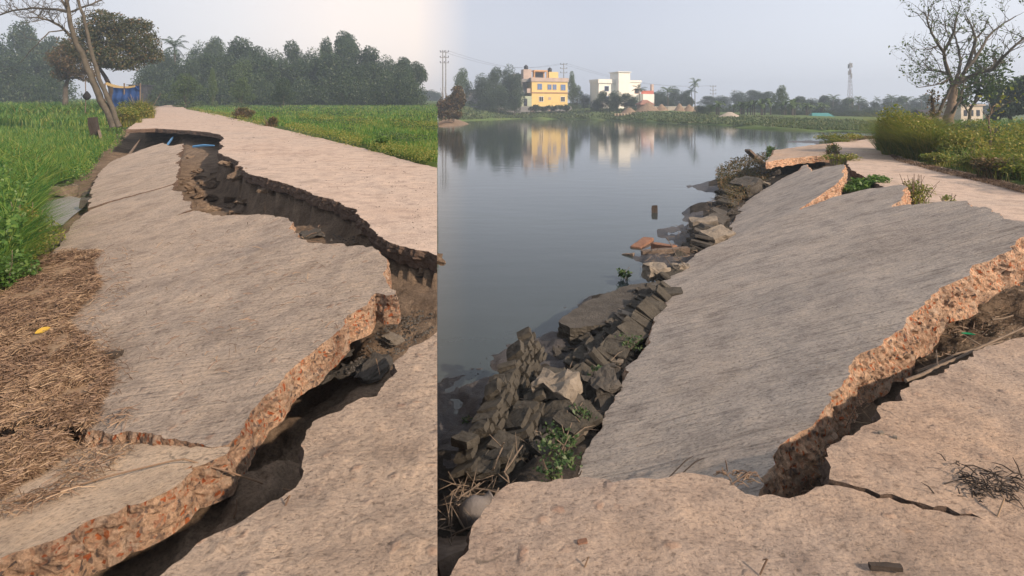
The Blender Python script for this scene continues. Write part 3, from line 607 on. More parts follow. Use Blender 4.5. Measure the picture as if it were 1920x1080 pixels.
def blades(C, H, Wd, bend=.35):
    n = len(C); a = rng.random(n)*6.283; d = np.stack([np.cos(a), np.sin(a), 0*a], 1); p = np.stack([-np.sin(a), np.cos(a), 0*a], 1)
    b2 = bend*(.3+rng.random(n))*H; up = np.array([0, 0, 1.])
    p0 = C; p1 = C+up*(H*.6)[:, None]+d*(b2*.35)[:, None]; p2 = C+up*(H*(.75+.25*rng.random(n)))[:, None]+d*(b2*1.3)[:, None]
    w0 = p*(Wd/2)[:, None]
    V = np.stack([p0-w0, p0+w0, p1+w0*.8, p1-w0*.8, p2], 1).reshape(-1, 3)
    i = np.arange(n)[:, None]*5
    Fl = np.concatenate([i+np.array([[0, 1, 2, 3]]), i+np.array([[3, 2, 4]])], 1)
    return V, Fl.ravel(), np.tile([4, 3], n), np.repeat(rng.random(n), 5)
def sample(pg, n):
    pg = np.array(pg, float); lo, hi = pg.min(0), pg.max(0); out = np.zeros((0, 2))
    while len(out) < n:
        c = lo+(hi-lo)*rng.random((n*2, 2)); out = np.concatenate([out, c[inside(c, pg)]])
    return out[:n]
def unproj(c, a, b_, z):
    """pixel samples onto the plane z + a X + b Y"""
    u = (c[:, 0]-960)/F; v = (c[:, 1]-HOR)/F; Y = (CAMH-z)/(v+a*u+b_); return np.stack([u*Y, Y, z+a*u*Y+b_*Y], 1)
def ground_cover(name, parts_, mat, label, cat):
    Vs, Fs, Cs, Ts = [], [], [], []; off = 0
    for V, Fl, c, t in parts_:
        Vs.append(V); Fs.append(np.asarray(Fl).ravel()+off); Cs.append(c); Ts.append(t); off += len(V)
    o = link(name, npmesh(name, np.concatenate(Vs), np.concatenate(Fs), np.concatenate(Cs), mat, np.concatenate(Ts)))
    return tag(o, label, cat, kind='stuff')
def grass_patch(pg, n, z, s, h0, h1, wmin=.006, wk=.0010, bend=.35, clump=0):
    c = sample(pg, n); C = unproj(c, 0, s, z)
    if clump:
        k = np.array([noise.noise(Vector((x*.9, y*.6, 0))) for x, y in C[:, :2]]); C = C[k > -clump]; 
    n = len(C); H = (h0+(h1-h0)*rng.random(n)); C[:, 2] += -.04
    return blades(C, H, np.maximum(wmin, wk*C[:, 1]), bend)

# ------------------------------------------------------------ left field
fl_far = [(-20, 191), (300, 191), (290, 200), (262, 218), (238, 232), (215, 240), (0, 240), (-20, 240)]
fl_mid = [(-20, 225), (230, 232), (222, 250), (200, 280), (170, 300), (150, 325), (95, 345), (80, 385), (60, 400), (-20, 410)]
fl_near = [(-60, 380), (62, 380), (70, 405), (60, 430), (62, 470), (40, 500), (30, 530), (-60, 600)]
fr_all = [(338, 193), (820, 196), (820, 303), (760, 292), (700, 274), (660, 262), (600, 250), (540, 238), (480, 226), (420, 212), (360, 203)]
field_s = SL
pts_ = []
pts_.append(grass_patch(fl_far, 16000, -.65, SL, .5, 1.1, wk=.0016))
pts_.append(grass_patch(fl_mid, 30000, -.75, SL, .25, .6, wk=.0011))
pts_.append(grass_patch(fl_near, 9000, -.8, SL, .25, .8, wk=.0016, bend=.8))
pts_.append(grass_patch([(-30, 185), (190, 188), (200, 200), (188, 226), (-30, 226)], 7000, -.6, SL, 1.0, 1.9, wk=.0024, bend=.7))
pts_.append(grass_patch([(-40, 300), (70, 300), (95, 345), (60, 420), (30, 520), (-40, 560)], 3500, -.8, SL, .5, 1.0, wk=.0022, bend=1.0))
ground_cover('grass', pts_, M['grass'], 'lush tall green grass covering the field left of the broken road', 'grass')
pr_ = [grass_patch(fr_all, 34000, -.02, SL, .10, .32, wk=.0011)]
ground_cover('grass', pr_, M['grass'], 'low bright green field grass beyond the far edge of the pale road', 'grass')
def dens_cov(name, pg, n, z, s, hh, size, mat, label, cat, mn=.02, thr=.05, sc=(.5, .35), seed=0, onland=False):
    c = sample(pg, n); C = unproj(c, 0, s, z); k = np.array([noise.noise(Vector((x*sc[0]+seed, y*sc[1], 3))) for x, y in C[:, :2]]); C = C[k > thr]
    if onland: C[:, 2] = [max(zz, lterr(x, y)) for x, y, zz in C]
    C[:, 2] += hh*rng.random(len(C))**.7; sz = np.maximum(size, .0022*C[:, 1]); n = len(C)
    Nn = rng.normal(size=(n, 3)); Nn[:, 2] += .8; V, Fq, t = quads(C, Nn, sz*(.7+.6*rng.random(n)), sz*.7)
    o = link(name, npmesh(name, V, Fq.ravel(), [4]*n, M[mat], t)); return tag(o, label, cat, kind='stuff')
verge_px = [(345, 203), (480, 222), (600, 246), (700, 268), (820, 298), (820, 316), (760, 302), (700, 288), (600, 262), (480, 236), (400, 218)]
dens_cov('weeds', verge_px, 9000, 0, SL, .28, .035, 'weed', 'yellow green weeds creeping along the right edge of the pale road', 'weeds', thr=-.1)
dens_cov('weeds', [(440, 200), (820, 205), (820, 296), (600, 245), (440, 212)], 16000, 0, SL, .3, .04, 'tree', 'dark leafy weed patches scattered through the low green field', 'weeds', thr=.16, sc=(.45, .3), seed=5)
dens_cov('weeds', [(560, 215), (820, 235), (820, 250), (560, 225)], 5000, 0.05, SL, .25, .04, 'weed', 'yellowish band of weeds across the middle of the green field', 'weeds', thr=.0, seed=9)
dens_cov('weeds', [(0, 420), (70, 400), (100, 440), (125, 470), (60, 520), (20, 560), (-30, 560)], 3500, -.78, SL, .35, .045, 'weed', 'bright leafy weeds at the lower left beside the straw', 'weeds', thr=-.2, seed=11)
dens_cov('weeds', [(190, 245), (238, 236), (236, 262), (215, 285), (190, 300), (172, 330), (160, 350), (110, 350), (150, 320), (175, 285)], 5000, -.8, SL, .4, .05, 'grass', 'short green weeds lining the sunken far slab beneath the leaning tree', 'weeds', thr=-.25, seed=13, onland=True)
dens_cov('weeds', [(-30, 330), (40, 330), (60, 380), (55, 450), (40, 520), (-30, 560)], 1600, -.75, SL, .75, .085, 'leafg', 'broad leaved crop plants among the tall grass at the far left', 'weeds', thr=-.1, sc=(1.2, .8), seed=17)
# straw over the near slab
def straw(pgs, n, name, label, thick=.07):
    Vs = []; Ts = []
    for pg, pl, n_ in pgs:
        c = sample(pg, n_); C = unproj(c, pl[0], pl[1], pl[2]); k = np.array([noise.noise(Vector((x*2.2, y*2.2, 8)))+.5*noise.noise(Vector((x*7, y*7, 2))) for x, y in C[:, :2]])
        C = C[k > -.35]; k = k[k > -.35]; n2 = len(C); C[:, 2] += .012+thick*rng.random(n2)*(k+.5)
        a = rng.random(n2)*6.283; el_ = rng.normal(size=n2)*.25; L = .04+.10*rng.random(n2)
        d = np.stack([np.cos(a)*np.cos(el_), np.sin(a)*np.cos(el_), np.sin(el_)], 1)*(L/2)[:, None]; wv = np.stack([-np.sin(a), np.cos(a), 0*a], 1)*np.maximum(.0013, .0004*C[:, 1])[:, None]
        wv[:, 2] += .002; md = C+np.array([0, 0, .012])
        Vs.append(np.stack([C-d-wv, C-d+wv, md+wv, C+d+wv*.6, C+d-wv*.6, md-wv], 1).reshape(-1, 3)); Ts.append(np.repeat(rng.random(n2), 6))
    V = np.concatenate(Vs); n2 = len(V)//6; i = np.arange(n2)[:, None]*6
    Fl = np.concatenate([i+np.array([[0, 1, 2, 5]]), i+np.array([[5, 2, 3, 4]])], 1)
    o = link(name, npmesh(name, V, Fl.ravel(), [4]*(2*n2), M['straw'], np.concatenate(Ts))); return tag(o, label, 'straw', kind='stuff')
straw_px = [(-40, 520), (60, 490), (110, 478), (190, 470), (170, 500), (185, 540), (150, 580), (120, 610), (160, 650), (195, 680), (205, 720), (175, 770), (170, 800), (140, 815), (110, 850), (90, 880), (60, 905), (0, 935), (-60, 950), (-60, 560)]
up_px = [p for p in straw_px if p[1] < 806]+[(-60, 806)]
heapV = []
c0 = [(x, y) for x, y in straw_px]
straw([([(-60, 520), (60, 490), (110, 478), (190, 470), (172, 500), (188, 540), (150, 580), (120, 610), (160, 650), (195, 680), (205, 720), (175, 770), (165, 806), (-60, 806)], SLL, 60000), ([(-60, 798), (165, 800), (130, 825), (110, 855), (90, 880), (60, 905), (0, 935), (-60, 950)], SL0, 20000)], 0, 'dry_straw', 'brown dry straw and dead grass spread over the left edge of the slabs', thick=.10)
straw([([(185, 470), (260, 470), (240, 560), (190, 600), (250, 700), (240, 800), (150, 806), (180, 740), (120, 610), (180, 540)], SLL, 500), ([(120, 835), (260, 835), (200, 900), (60, 960), (0, 975), (0, 930), (90, 880)], SL0, 500), ([(600, 410), (300, 430), (240, 700), (420, 800), (700, 560)], SLL, 160)], 0, 'dry_straw', 'loose straw bits blown onto the bare slabs at the left', thick=.01)
def mound(name, pxs, pl, hgt, mat, kind='stuff', label=None, cat=None, z0=.004, nring=7, rg=.35):
    pts = poly(pxs, pl); dens = []
    for i in range(len(pts)):
        for q in range(4): dens.append(pts[i].lerp(pts[(i+1) % len(pts)], q/4))
    c = sum(dens, Vector())/len(dens); n = len(dens); vs = []
    for k in range(nring):
        f_ = k/(nring-1)
        for p in dens:
            q = p.lerp(c, f_*.92); zz = pl[0]*q.x+pl[1]*q.y+pl[2]
            j = nz(q, 3, 4)*rg; q.z = zz+z0+hgt*max(-.05, math.sin(min(1, f_*2.2)*math.pi/2)*(1+j*1.6)-.03 if k else -.25); vs.append(q)
    fs = [(k*n+i, k*n+(i+1) % n, (k+1)*n+(i+1) % n, (k+1)*n+i) for k in range(nring-1) for i in range(n)]+[tuple(range((nring-1)*n, nring*n))]
    mb = MB(); mb.add(vs, fs); o = mb.build(name, mat, origin=c, smooth=True); return tag(o, label, cat, kind=kind)
mound('straw_litter', [(-60, 520), (60, 492), (110, 482), (165, 478), (155, 510), (160, 545), (120, 590), (85, 620), (120, 655), (160, 690), (165, 730), (140, 790), (-60, 800)], SLL, .05, M['straw'], 'stuff', 'matted brown litter under the dry straw beside the large slab', 'straw')
mound('straw_litter', [(-60, 804), (130, 806), (105, 830), (85, 860), (60, 885), (0, 910), (-60, 930)], SL0, .035, M['straw'], 'stuff', 'matted brown litter under the straw in the bottom left corner', 'straw')

# ------------------------------------------------------------ far trees, left
TG = 'hazy trees standing beyond the fields'
tv = [make_tree('broadleaf_tree', 12, 9, 6500, .40, 'tree', 11, base=.10, nl=18), make_tree('broadleaf_tree', 12, 8, 6500, .36, 'tree', 22, base=.05, nl=22, flat=1.1),
      make_tree('broadleaf_tree', 12, 11, 6500, .40, 'tree', 33, base=.35, flat=.5, nl=16), make_tree('broadleaf_tree', 12, 7, 5200, .34, 'treel', 44, base=.04, nl=20, flat=1.0),
      make_tree('thicket', 5, 12, 4500, .36, 'tree', 55, base=.0, nl=26, flat=.9)]
used = [0]*5
def place_tree(k, px, top, wpx, Y, label, s=None, base=None, group=TG):
    """tree whose top shows at pixel row top and whose crown is wpx wide"""
    x = (px-960)/F*Y
    if s is None: zb = base if base is not None else 0
    else: zb = s*Y-.2
    h = CAMH-(top-HOR)/F*Y-zb; wd = wpx/F*Y; w0 = (9, 8, 11, 7, 12)[k]
    r = tv[k] if not used[k] else dup(tv[k], (0, 0, 0), 0, 1)
    used[k] = 1
    r.location = (x, Y, zb); r.rotation_euler = (0, 0, random.random()*6.28); r.scale = (wd/w0, wd/w0, h/(5 if k == 4 else 12))
    return tag(r, label, 'tree', group)
L_far = [(1, -10, 62, 95, 150), (0, 45, 46, 80, 155), (2, 92, 70, 80, 150), (1, 20, 95, 90, 130), (0, 85, 110, 80, 135), (1, 290, 92, 70, 165), (0, 318, 98, 60, 150), (1, 372, 78, 60, 160), (2, 402, 70, 55, 165), (0, 448, 76, 85, 150), (1, 425, 92, 60, 140), (2, 480, 88, 60, 150),
         (1, 505, 92, 70, 155), (0, 550, 82, 55, 160), (1, 585, 90, 70, 150), (0, 612, 76, 45, 155), (2, 645, 60, 75, 160), (1, 650, 70, 70, 152), (0, 690, 92, 70, 150), (1, 722, 104, 60, 150), (2, 755, 108, 60, 155), (0, 700, 120, 70, 140), (1, 745, 130, 50, 145), (0, 620, 105, 80, 138), (1, 560, 110, 80, 138), (0, 500, 112, 80, 135), (1, 340, 112, 70, 138), (0, 395, 105, 70, 136), (1, 280, 118, 60, 138), (1, 668, 115, 70, 136), (3, 455, 112, 70, 128)]
tl = ['hazy blue green tree in the wood beyond the left fields']
L_far += [(4, x, 138+random.uniform(-8, 12), 95, 124) for x in (-20, 50, 110)]+[(4, x, 150+random.uniform(-10, 10), 85, 126) for x in range(285, 800, 40)]+[(1, 762, 122, 40, 141), (1, 735, 112, 44, 143), (1, 527, 100, 50, 143), (1, 470, 96, 56, 143), (1, 600, 98, 56, 142), (1, 360, 100, 56, 143)]
for row, ks in (('tall back', [q for q in L_far if q[0] != 4 and q[4] >= 145]), ('lower front', [q for q in L_far if q[0] != 4 and q[4] < 145]), ('thicket', [q for q in L_far if q[0] == 4])):
    for i, (k, px, top, wpx, Y) in enumerate(sorted(ks, key=lambda q: q[1])):
        place_tree(k, px, top, wpx, Y, ('hazy tree' if k < 4 else 'hazy shrub mass')+', '+ordl(i)+' from left in the '+row+' row of the left wood', s=SL, group='hazy trees in the left wood')
place_tree(2, 782, 116, 40, 145, 'layered spreading tree at the right end of the left wood', s=SL, group='edge trees')
place_tree(3, 347, 138, 66, 100, 'rounded light green bush in front of the left wood', s=SL, group='edge trees')
place_tree(3, 398, 128, 20, 102, 'slim tall pale bush in front of the left wood', s=SL, group='edge trees')
place_tree(0, 532, 148, 46, 105, 'small dark round tree standing alone in front of the left wood', s=SL, group='edge trees')
place_tree(3, 455, 145, 46, 104, 'bushy green tree centred in front of the left wood', s=SL, group='edge trees')
for i in range(5): place_tree(1, 775+i*11, 168+random.uniform(-3, 4), 26, 330, 'very faint far treetop low on the horizon beside the left wood', s=SL, group='faint far treetops')
pm = make_palm('coconut_palm', 9, 3.4, 3); x_, Y_ = (330-960)/F*140, 140
h_ = CAMH-(88-HOR)/F*Y_-SL*Y_; pm.location = (x_, Y_, SL*Y_); pm.scale = (1.1, 1.1, h_/9); tag(pm, 'coconut palm rising above the left wood beside the brown tree', 'palm tree')

def px_tree(name, limbs, Y, mat, label, twigs=(3, 1.2, 3), leaves=None, seed=1, group=None, twr=.012, dpt=.0, updir=.35):
    """a tree from measured limbs (pixel polylines at distance Y, with depth offsets and widths in m)"""
    r_ = random.Random(seed); k = Y/F
    base = PD(*limbs[0][0][0][:2], Y); root = empty(name, base); tag(root, label, 'tree', group)
    tips = []; mbs = []
    def grow(mb, p, d, L, rad, lev):
        pts = [p]; q = p; dd = d.copy(); n = 4
        for i in range(n):
            dd = (dd+Vector((r_.gauss(0, .28), r_.gauss(0, .28), r_.gauss(0, .2)+updir*.25))).normalized(); q = q+dd*(L/n); pts.append(q)
            if lev > 0 and i >= 1 and r_.random() < .85:
                d2 = (dd+Vector((r_.gauss(0, .8), r_.gauss(0, .8), r_.gauss(0, .5)+updir))).normalized(); grow(mb, q, d2, L*r_.uniform(.5, .75), rad*.6, lev-1)
        mb.tube([x-base for x in pts], [rad*(1-.75*i/n) for i in range(n+1)], 4); tips.extend(pts[2:])
    for li, (pts, w0, w1, side_) in enumerate(limbs):
        mb = MB(); W_ = []
        for i, q in enumerate(pts):
            off = q[2] if len(q) > 2 else 0
            W_.append(PD(q[0], q[1], Y+off))
        # smooth + wiggle
        S_ = []
        for i in range(len(W_)-1):
            for t in (0, .33, .66): 
                p = W_[i].lerp(W_[i+1], t); S_.append(p+Vector((nz(p, 1.5), nz(p+Vector((5, 5, 5)), 1.5), 0))*.06*(1 if i or t else 0))
        S_.append(W_[-1]); n = len(S_)
        rr = [w0+(w1-w0)*i/(n-1) for i in range(n)]; mb.tube([p-base for p in S_], rr, 8)
        if twigs and side_:
            for i in range(max(1, int(n*side_[0])), n):
                for _ in range(side_[1]):
                    if r_.random() < .75:
                        d = (S_[i]-S_[i-1]).normalized(); d2 = (d+Vector((r_.gauss(0, .9), r_.gauss(0, .9), r_.gauss(0, .6)+updir))).normalized()
                        grow(mb, S_[i], d2, twigs[1]*r_.uniform(.5, 1.2), min(rr[i]*.6, twr*2.2), twigs[0]-1)
        mb.build('trunk' if li == 0 else 'limb', mat if li == 0 else M['bark'], root, smooth=True)
    if leaves:
        n, size, lm, spread = leaves; T = np.array([(t-base)[:] for t in tips]); idx = rng.integers(0, len(T), n); C = T[idx]+rng.normal(size=(n, 3))*spread
        link('leaves', leafmesh('leaves', C, size, lm), root)
    return root
px_tree('leaning_tree', [([(214, 238), (205, 215), (190, 188), (178, 160), (165, 130), (152, 98), (140, 75), (133, 50), (128, 22), (124, -5), (118, -40)], .24, .09, (.75, 1)),
    ([(224, 238), (214, 212), (205, 190), (190, 158), (180, 125), (170, 92), (163, 60), (157, 30), (148, 5), (140, -30)], .16, .07, (.7, 1)),
    ([(127, 22), (108, 18), (92, 17, 1), (60, 15, 1.5), (22, 20, 2), (0, 28, 2), (-30, 30, 2)], .10, .03, (.3, 2)),
    ([(140, 75), (125, 60), (112, 48, -1), (92, 38, -1.5), (70, 33, -2), (55, 33, -2)], .10, .03, (.3, 2)),
    ([(122, 55, -.5), (110, 58, -1), (92, 60, -1.5), (75, 78, -2), (55, 98, -2), (38, 118, -2)], .05, .01, (.6, 1)),
    ([(130, 25), (118, 5), (108, -15)], .08, .05, (.3, 2)), ([(135, 22), (150, 15, 1), (172, 8, 1), (195, -2, 1.5), (215, -12, 2)], .07, .04, (.4, 1)),
    ([(80, 15, 1), (75, 32, 1), (70, 40, 1)], .03, .01, (.3, 2)), ([(24, 20, 2), (36, 32, 2), (58, 36, 2.5)], .03, .01, (.2, 2))], 36, M['bark'],
    'bare tree with two leaning pale trunks at the left road edge', twigs=(3, 1.1, 3), seed=4, twr=.014)
# round browning tree and its neighbour
def lobetree(name, Y, lobes_px, n, size, mat, trunk_px, tw, label, zb, bark='darkbark', group=None, hollow=.35, gap=.1, rust=0):
    k = Y/F; base = PD(trunk_px[0][0], trunk_px[0][1], Y); base.z = zb; root = empty(name, base); tag(root, label, 'tree', group)
    L = []
    for px, py, rx, ry in lobes_px:
        p = PD(px, py, Y)-base; L.append(((p.x, random.uniform(-.5, .5)*rx*k, p.z), (rx*k, rx*k, ry*k)))
    C = crown_pts(L, n, hollow, gap); link('crown', leafmesh('crown', C, size, M[mat]), root)
    if rust: link('dry_leaves', leafmesh('dry_leaves', crown_pts([(c, tuple(q*1.06 for q in r)) for c, r in L], rust, .85, .2), size, M['treeb']), root)
    mb = MB(); T = [PD(x, y, Y)-base for x, y in trunk_px]; T[0].z = -.3; mb.tube(T, [tw*(1-.5*i/(len(T)-1)) for i in range(len(T))], 7)
    for c, r in L: 
        c = Vector(c); a = T[-1]; mb.tube([a, a.lerp(c, .5)+Vector((0, 0, -.3)), c, c+Vector((random.uniform(-1, 1)*r[0], 0, r[2]))*.6], [tw*.45, tw*.3, tw*.15, tw*.05], 5)
    mb.build('trunk', M[bark], root, smooth=True); return root
lobetree('spreading_tree', 66, [(200, 70, 45, 32), (240, 65, 42, 30), (270, 90, 30, 28), (225, 45, 30, 18), (175, 50, 30, 22), (285, 105, 18, 14), (160, 85, 35, 30), (215, 105, 50, 25), (255, 45, 22, 14), (245, 120, 28, 14), (190, 28, 20, 10)], 22000, .24, 'treem', [(213, 225), (208, 165), (198, 145), (185, 125)], .32, 'rounded tree with browning leaves behind the leaning bare tree', SL*66-.3, rust=2200, gap=.55, hollow=.4)
lobetree('spreading_tree', 78, [(125, 110, 28, 24), (150, 120, 26, 26), (118, 138, 22, 14), (140, 90, 22, 16), (160, 140, 20, 14)], 6500, .25, 'treeb', [(122, 205), (123, 165), (127, 145)], .38, 'small reddish brown tree with greenish trunk in the left field', SL*78-.5, bark='bark', gap=.15)
# tarp stall and pole with bag
Ys = 58; zb = SL*Ys-.4
def SP(px, py, dy=0): return PD(px, py, Ys+dy)
st = empty('tarp_stall', (SP(235, 190).x, Ys, zb)); tag(st, 'blue tarpaulin stall under a sagging yellow cloth at the road end', 'stall'); O = st.location
def sheet(name, c4, mat, parent, sag=.25, nn=10, wob=.05):
    vs = []; 
    for i in range(nn+1):
        for j in range(nn+1):
            u_, v_ = i/nn, j/nn; p = c4[0].lerp(c4[1], u_).lerp(c4[3].lerp(c4[2], u_), v_); p = p-O; p.z -= sag*math.sin(math.pi*u_); p.y += wob*math.sin(u_*25)+wob*math.sin(v_*9); vs.append(p)
    fs = [(i*(nn+1)+j, (i+1)*(nn+1)+j, (i+1)*(nn+1)+j+1, i*(nn+1)+j+1) for i in range(nn) for j in range(nn)]
    mb = MB(); mb.add(vs, fs); return mb.build(name, mat, parent, smooth=True)
mblue = plain('blue_tarp', (.02, .06, .19), .5, .4, 2); myel = plain('yellow_cloth', (.42, .30, .12), .8, .3, 2)
sheet('tarp_wall', [SP(212, 164), SP(262, 163), SP(262, 200), SP(210, 200)], mblue, st, .1, 14, .08)
sheet('cloth_roof', [SP(196, 158), SP(254, 163), SP(258, 159, 3), SP(200, 154, 3)], myel, st, .28)
sheet('tarp_flap', [SP(253, 158), SP(264, 162), SP(263, 176), SP(255, 168)], mblue, st, .05)
for px in (197, 233, 263):
    mb = MB(); mb.tube([SP(px, 156)-O, SP(px, 214)-O], .07); mb.build('post', M['wood'], st)
mb = MB(); b0 = PD(160, 205, 48); mb.tube([PD(160, 150, 48)-b0, PD(161, 178, 48)-b0, (0, 0, -.3)], .035, 5)
st = empty('pole', b0); tag(st, 'thin pole in the left field with a dark bag hanging on it', 'pole'); mb.build('shaft', M['wood'], st)
mb = MB(); rr = [.05, .16, .26, .30, .24, .05]; mb.tube([PD(163, 171+i*3.4, 48)-b0 for i in range(6)], rr, 9); mb.build('bag', M['dark'], st, smooth=True)
# hut behind the round tree
def bldg(name, loc, rz, label, cat='building'):
    e_ = empty(name, loc, rz); return tag(e_, label, cat)
def part(name, boxes, mat, par):
    mb = MB(); [mb.box(*b) for b in boxes]; return mb.build(name, mat, par)
hut = bldg('hut', (PD(268, 180, 122).x-3, 122, SL*122), R(8), 'dim grey two storey hut half hidden behind the browning tree')
mgrey = plain('grey_plaster', (.05, .05, .058), .9, .3, 2); mdk = plain('window_dark', (.03, .035, .05), .3, .2, 3)
part('wall', [(0, 6, 0, 5, -.5, 5.2)], mgrey, hut); part('roof', [(-.4, 6.6, -.6, 5.4, 5.2, 5.4)], mgrey, hut)
for x in (.8, 3.4): part('window', [(x, x+1.2, -.04, .1, 3.2, 4.4)], mdk, hut)
for x in (.8, 3.4): part('doorway', [(x, x+1.3, -.04, .1, .0, 2.2)], mdk, hut)
hut.scale = (.6, .6, .8)
# roadside plants, left
def shrub(name, c, h, w_, n, size, mat, label, blade_n=0, stems=6, group=None, seed=0, cat='plant', bm=None, bw=.012, arch=.5):
    r_ = random.Random(seed+31); root = empty(name, c); tag(root, label, cat, group)
    L = [((r_.uniform(-.35, .35)*w_, r_.uniform(-.35, .35)*w_, h*r_.uniform(.3, .75)), (w_*.28, w_*.28, h*.28)) for _ in range(6)]
    if n: link('leaves', leafmesh('leaves', crown_pts(L, n, .2, 0), size, M[mat], .6), root)
    if blade_n:
        a = rng.random(blade_n)*6.28; rr = w_*.45*rng.random(blade_n)**.6; C = np.stack([rr*np.cos(a), rr*np.sin(a), 0*a-.05], 1)
        V, Fl, cc_, t = blades(C, h*(.35+.75*rng.random(blade_n))*(1-.45*(rr/(.45*w_))**2), np.full(blade_n, bw), arch); link('blades', npmesh('blades', V, Fl, cc_, M[bm or mat], t), root)
    if stems:
        mb = MB()
        for _ in range(stems):
            t = Vector((r_.uniform(-.5, .5)*w_, r_.uniform(-.5, .5)*w_, h*r_.uniform(.6, 1.1))); b_ = Vector((t.x*.2, t.y*.2, -.05)); mb.tube([b_, b_.lerp(t, .5)+Vector((r_.uniform(-.05, .05), 0, .03)), t], [max(.006, .0004*c.y), .004+.0003*c.y, .002+.0002*c.y], 4)
        mb.build('stems', M['twig'], root)
    return root
shrub('bush', PZ(262, 224, -.1, SL), 1.9, 2.2, 2500, .13, 'weed', 'yellow green bush at the far left end of the pale road', 1600, 10, cat='bush', bm='weed', bw=.04)
shrub('bush', PZ(238, 236, -.2, SL), 1.2, 1.8, 1600, .12, 'weed', 'low sunlit weedy bush at the foot of the leaning trunks', 900, 6, seed=2, cat='bush', bw=.035)
shrub('bush', PZ(455, 222, 0, SL), .95, 1.5, 1500, .10, 'treeb', 'dark brownish bush on the right verge far along the pale road', 500, 6, seed=3, cat='bush', bw=.03)
shrub('bush', PZ(508, 236, 0, SL), .55, .8, 700, .08, 'treeb', 'smaller dark weed clump on the verge just nearer than the brownish bush', 200, 4, seed=4, cat='bush', bw=.02)
shrub('leafy_weed', PZ(712, 282, 0, SL), .45, .45, 260, .09, 'leafg', 'bright green big-leaved weed on the verge near the right of the field', 60, 0, seed=5)
shrub('leafy_weed', PZ(20, 560, -.8, SL), .55, .5, 900, .05, 'leafg', 'bright leafy weed at the far left above the straw', 100, 5, seed=6)
shrub('leafy_weed', PZ(45, 470, -.8, SL), .75, .6, 700, .05, 'weed', 'tall yellowing weed above the straw at the left', 300, 8, seed=8)

# ------------------------------------------------------------ right far shore
def ground_at(px, Y): 
    x = (px-960)/F*Y; return sterr(x, Y)
def rtree(k, px, top, wpx, Y, label, group='trees along the far shore'):
    return place_tree(k, px, top, wpx, Y, label, base=ground_at(px, Y)-.2, group=group)
rtree(3, 867, 128, 44, 200, 'loose light green tree left of the dark grove on the far shore')
for (k, px, top, w_, Y) in [(1, 905, 138, 46, 196), (0, 928, 130, 44, 200), (1, 952, 121, 40, 205), (0, 968, 140, 30, 200), (1, 935, 160, 50, 190), (0, 965, 172, 34, 192), (1, 915, 172, 40, 188)]:
    gi = sorted([905, 928, 952, 968, 935, 965, 915]).index(px); rtree(k, px, top, w_, Y, 'dark green tree, '+ordl(gi)+' from the left in the grove left of the yellow building', 'grove left of the yellow building')
rtree(3, 1072, 134, 22, 222, 'pale green tall tree right behind the yellow building'); rtree(3, 1082, 160, 36, 212, 'green tree filling the corner right of the yellow building')
rtree(1, 1098, 176, 28, 212, 'small dark tree between the yellow building and the round grove')
for (k, px, top, w_, Y) in [(0, 1130, 172, 34, 186), (1, 1152, 170, 40, 184), (0, 1172, 176, 34, 186), (1, 1118, 184, 24, 190)]:
    gi = sorted([1130, 1152, 1172, 1118]).index(px); rtree(k, px, top, w_, Y, 'dark rounded tree, '+ordl(gi)+' from the left in the grove left of the white house', 'grove left of the white house')
rtree(1, 1186, 178, 26, 182, 'dark tree in front of the white house wall')
for (k, px, top, w_, Y) in [(1, 1240, 168, 34, 215), (0, 1228, 174, 30, 212), (1, 1265, 162, 34, 222), (0, 1285, 172, 30, 215), (1, 1250, 182, 40, 205), (0, 1292, 182, 26, 205)]:
    gi = sorted([1240, 1228, 1265, 1285, 1250, 1292]).index(px); rtree(k, px, top, w_, Y, 'dark green tree, '+ordl(gi)+' from the left behind the long white boundary wall', 'trees behind the boundary wall')
rtree(1, 1313, 196, 30, 150, 'low dark bush tree at the right end of the boundary wall'); rtree(3, 1330, 196, 30, 148, 'low lighter bush right of the boundary wall')
LW = [(0, 1330, 182, 40, 260), (1, 1355, 178, 40, 250), (1, 1385, 172, 44, 240), (2, 1412, 168, 40, 230), (2, 1440, 171, 40, 225), (0, 1400, 188, 50, 200), (1, 1430, 192, 50, 195), (0, 1500, 180, 36, 200), (1, 1520, 182, 40, 205), (0, 1545, 178, 34, 210), (1, 1565, 182, 40, 205), (0, 1590, 186, 34, 200), (1, 1615, 185, 36, 205), (0, 1640, 188, 30, 200), (1, 1665, 182, 36, 205), (0, 1690, 184, 36, 200), (1, 1715, 184, 36, 205), (0, 1740, 180, 36, 200), (1, 1765, 186, 36, 200), (0, 1530, 196, 50, 185), (1, 1580, 198, 50, 185), (0, 1630, 198, 50, 185), (1, 1680, 198, 50, 185), (0, 1725, 200, 50, 185), (1, 1480, 196, 40, 185), (2, 1800, 190, 50, 190), (0, 1840, 192, 50, 190), (1, 1880, 190, 50, 190), (0, 1930, 190, 50, 190), (1, 1600, 206, 40, 160), (0, 1650, 208, 40, 160), (1, 1700, 206, 44, 160)]+[(4, x, 206+random.uniform(-4, 4), 60, 150) for x in range(1480, 1780, 30)]+[(4, x, 203, 60, 175) for x in (1340, 1375, 1410, 1445)]
for row, ks in (('back', [q for q in LW if q[4] >= 195]), ('front', [q for q in LW if q[4] < 195 and q[0] != 4]), ('thicket', [q for q in LW if q[0] == 4])):
    for i, (k, px, top, w_, Y) in enumerate(sorted(ks, key=lambda q: q[1])):
        rtree(k, px, top+random.uniform(-3, 5), w_, Y, ('hazy tree' if k < 4 else 'hazy bush mass')+', '+ordl(i)+' from left in the '+row+' row of the wood across the pond', 'hazy trees in the long wood across the pond')
rtree(3, 1466, 160, 34, 150, 'tall light green tree standing out before the hazy wood'); rtree(3, 1458, 190, 30, 152, 'pale green tree beside the tall light green one')
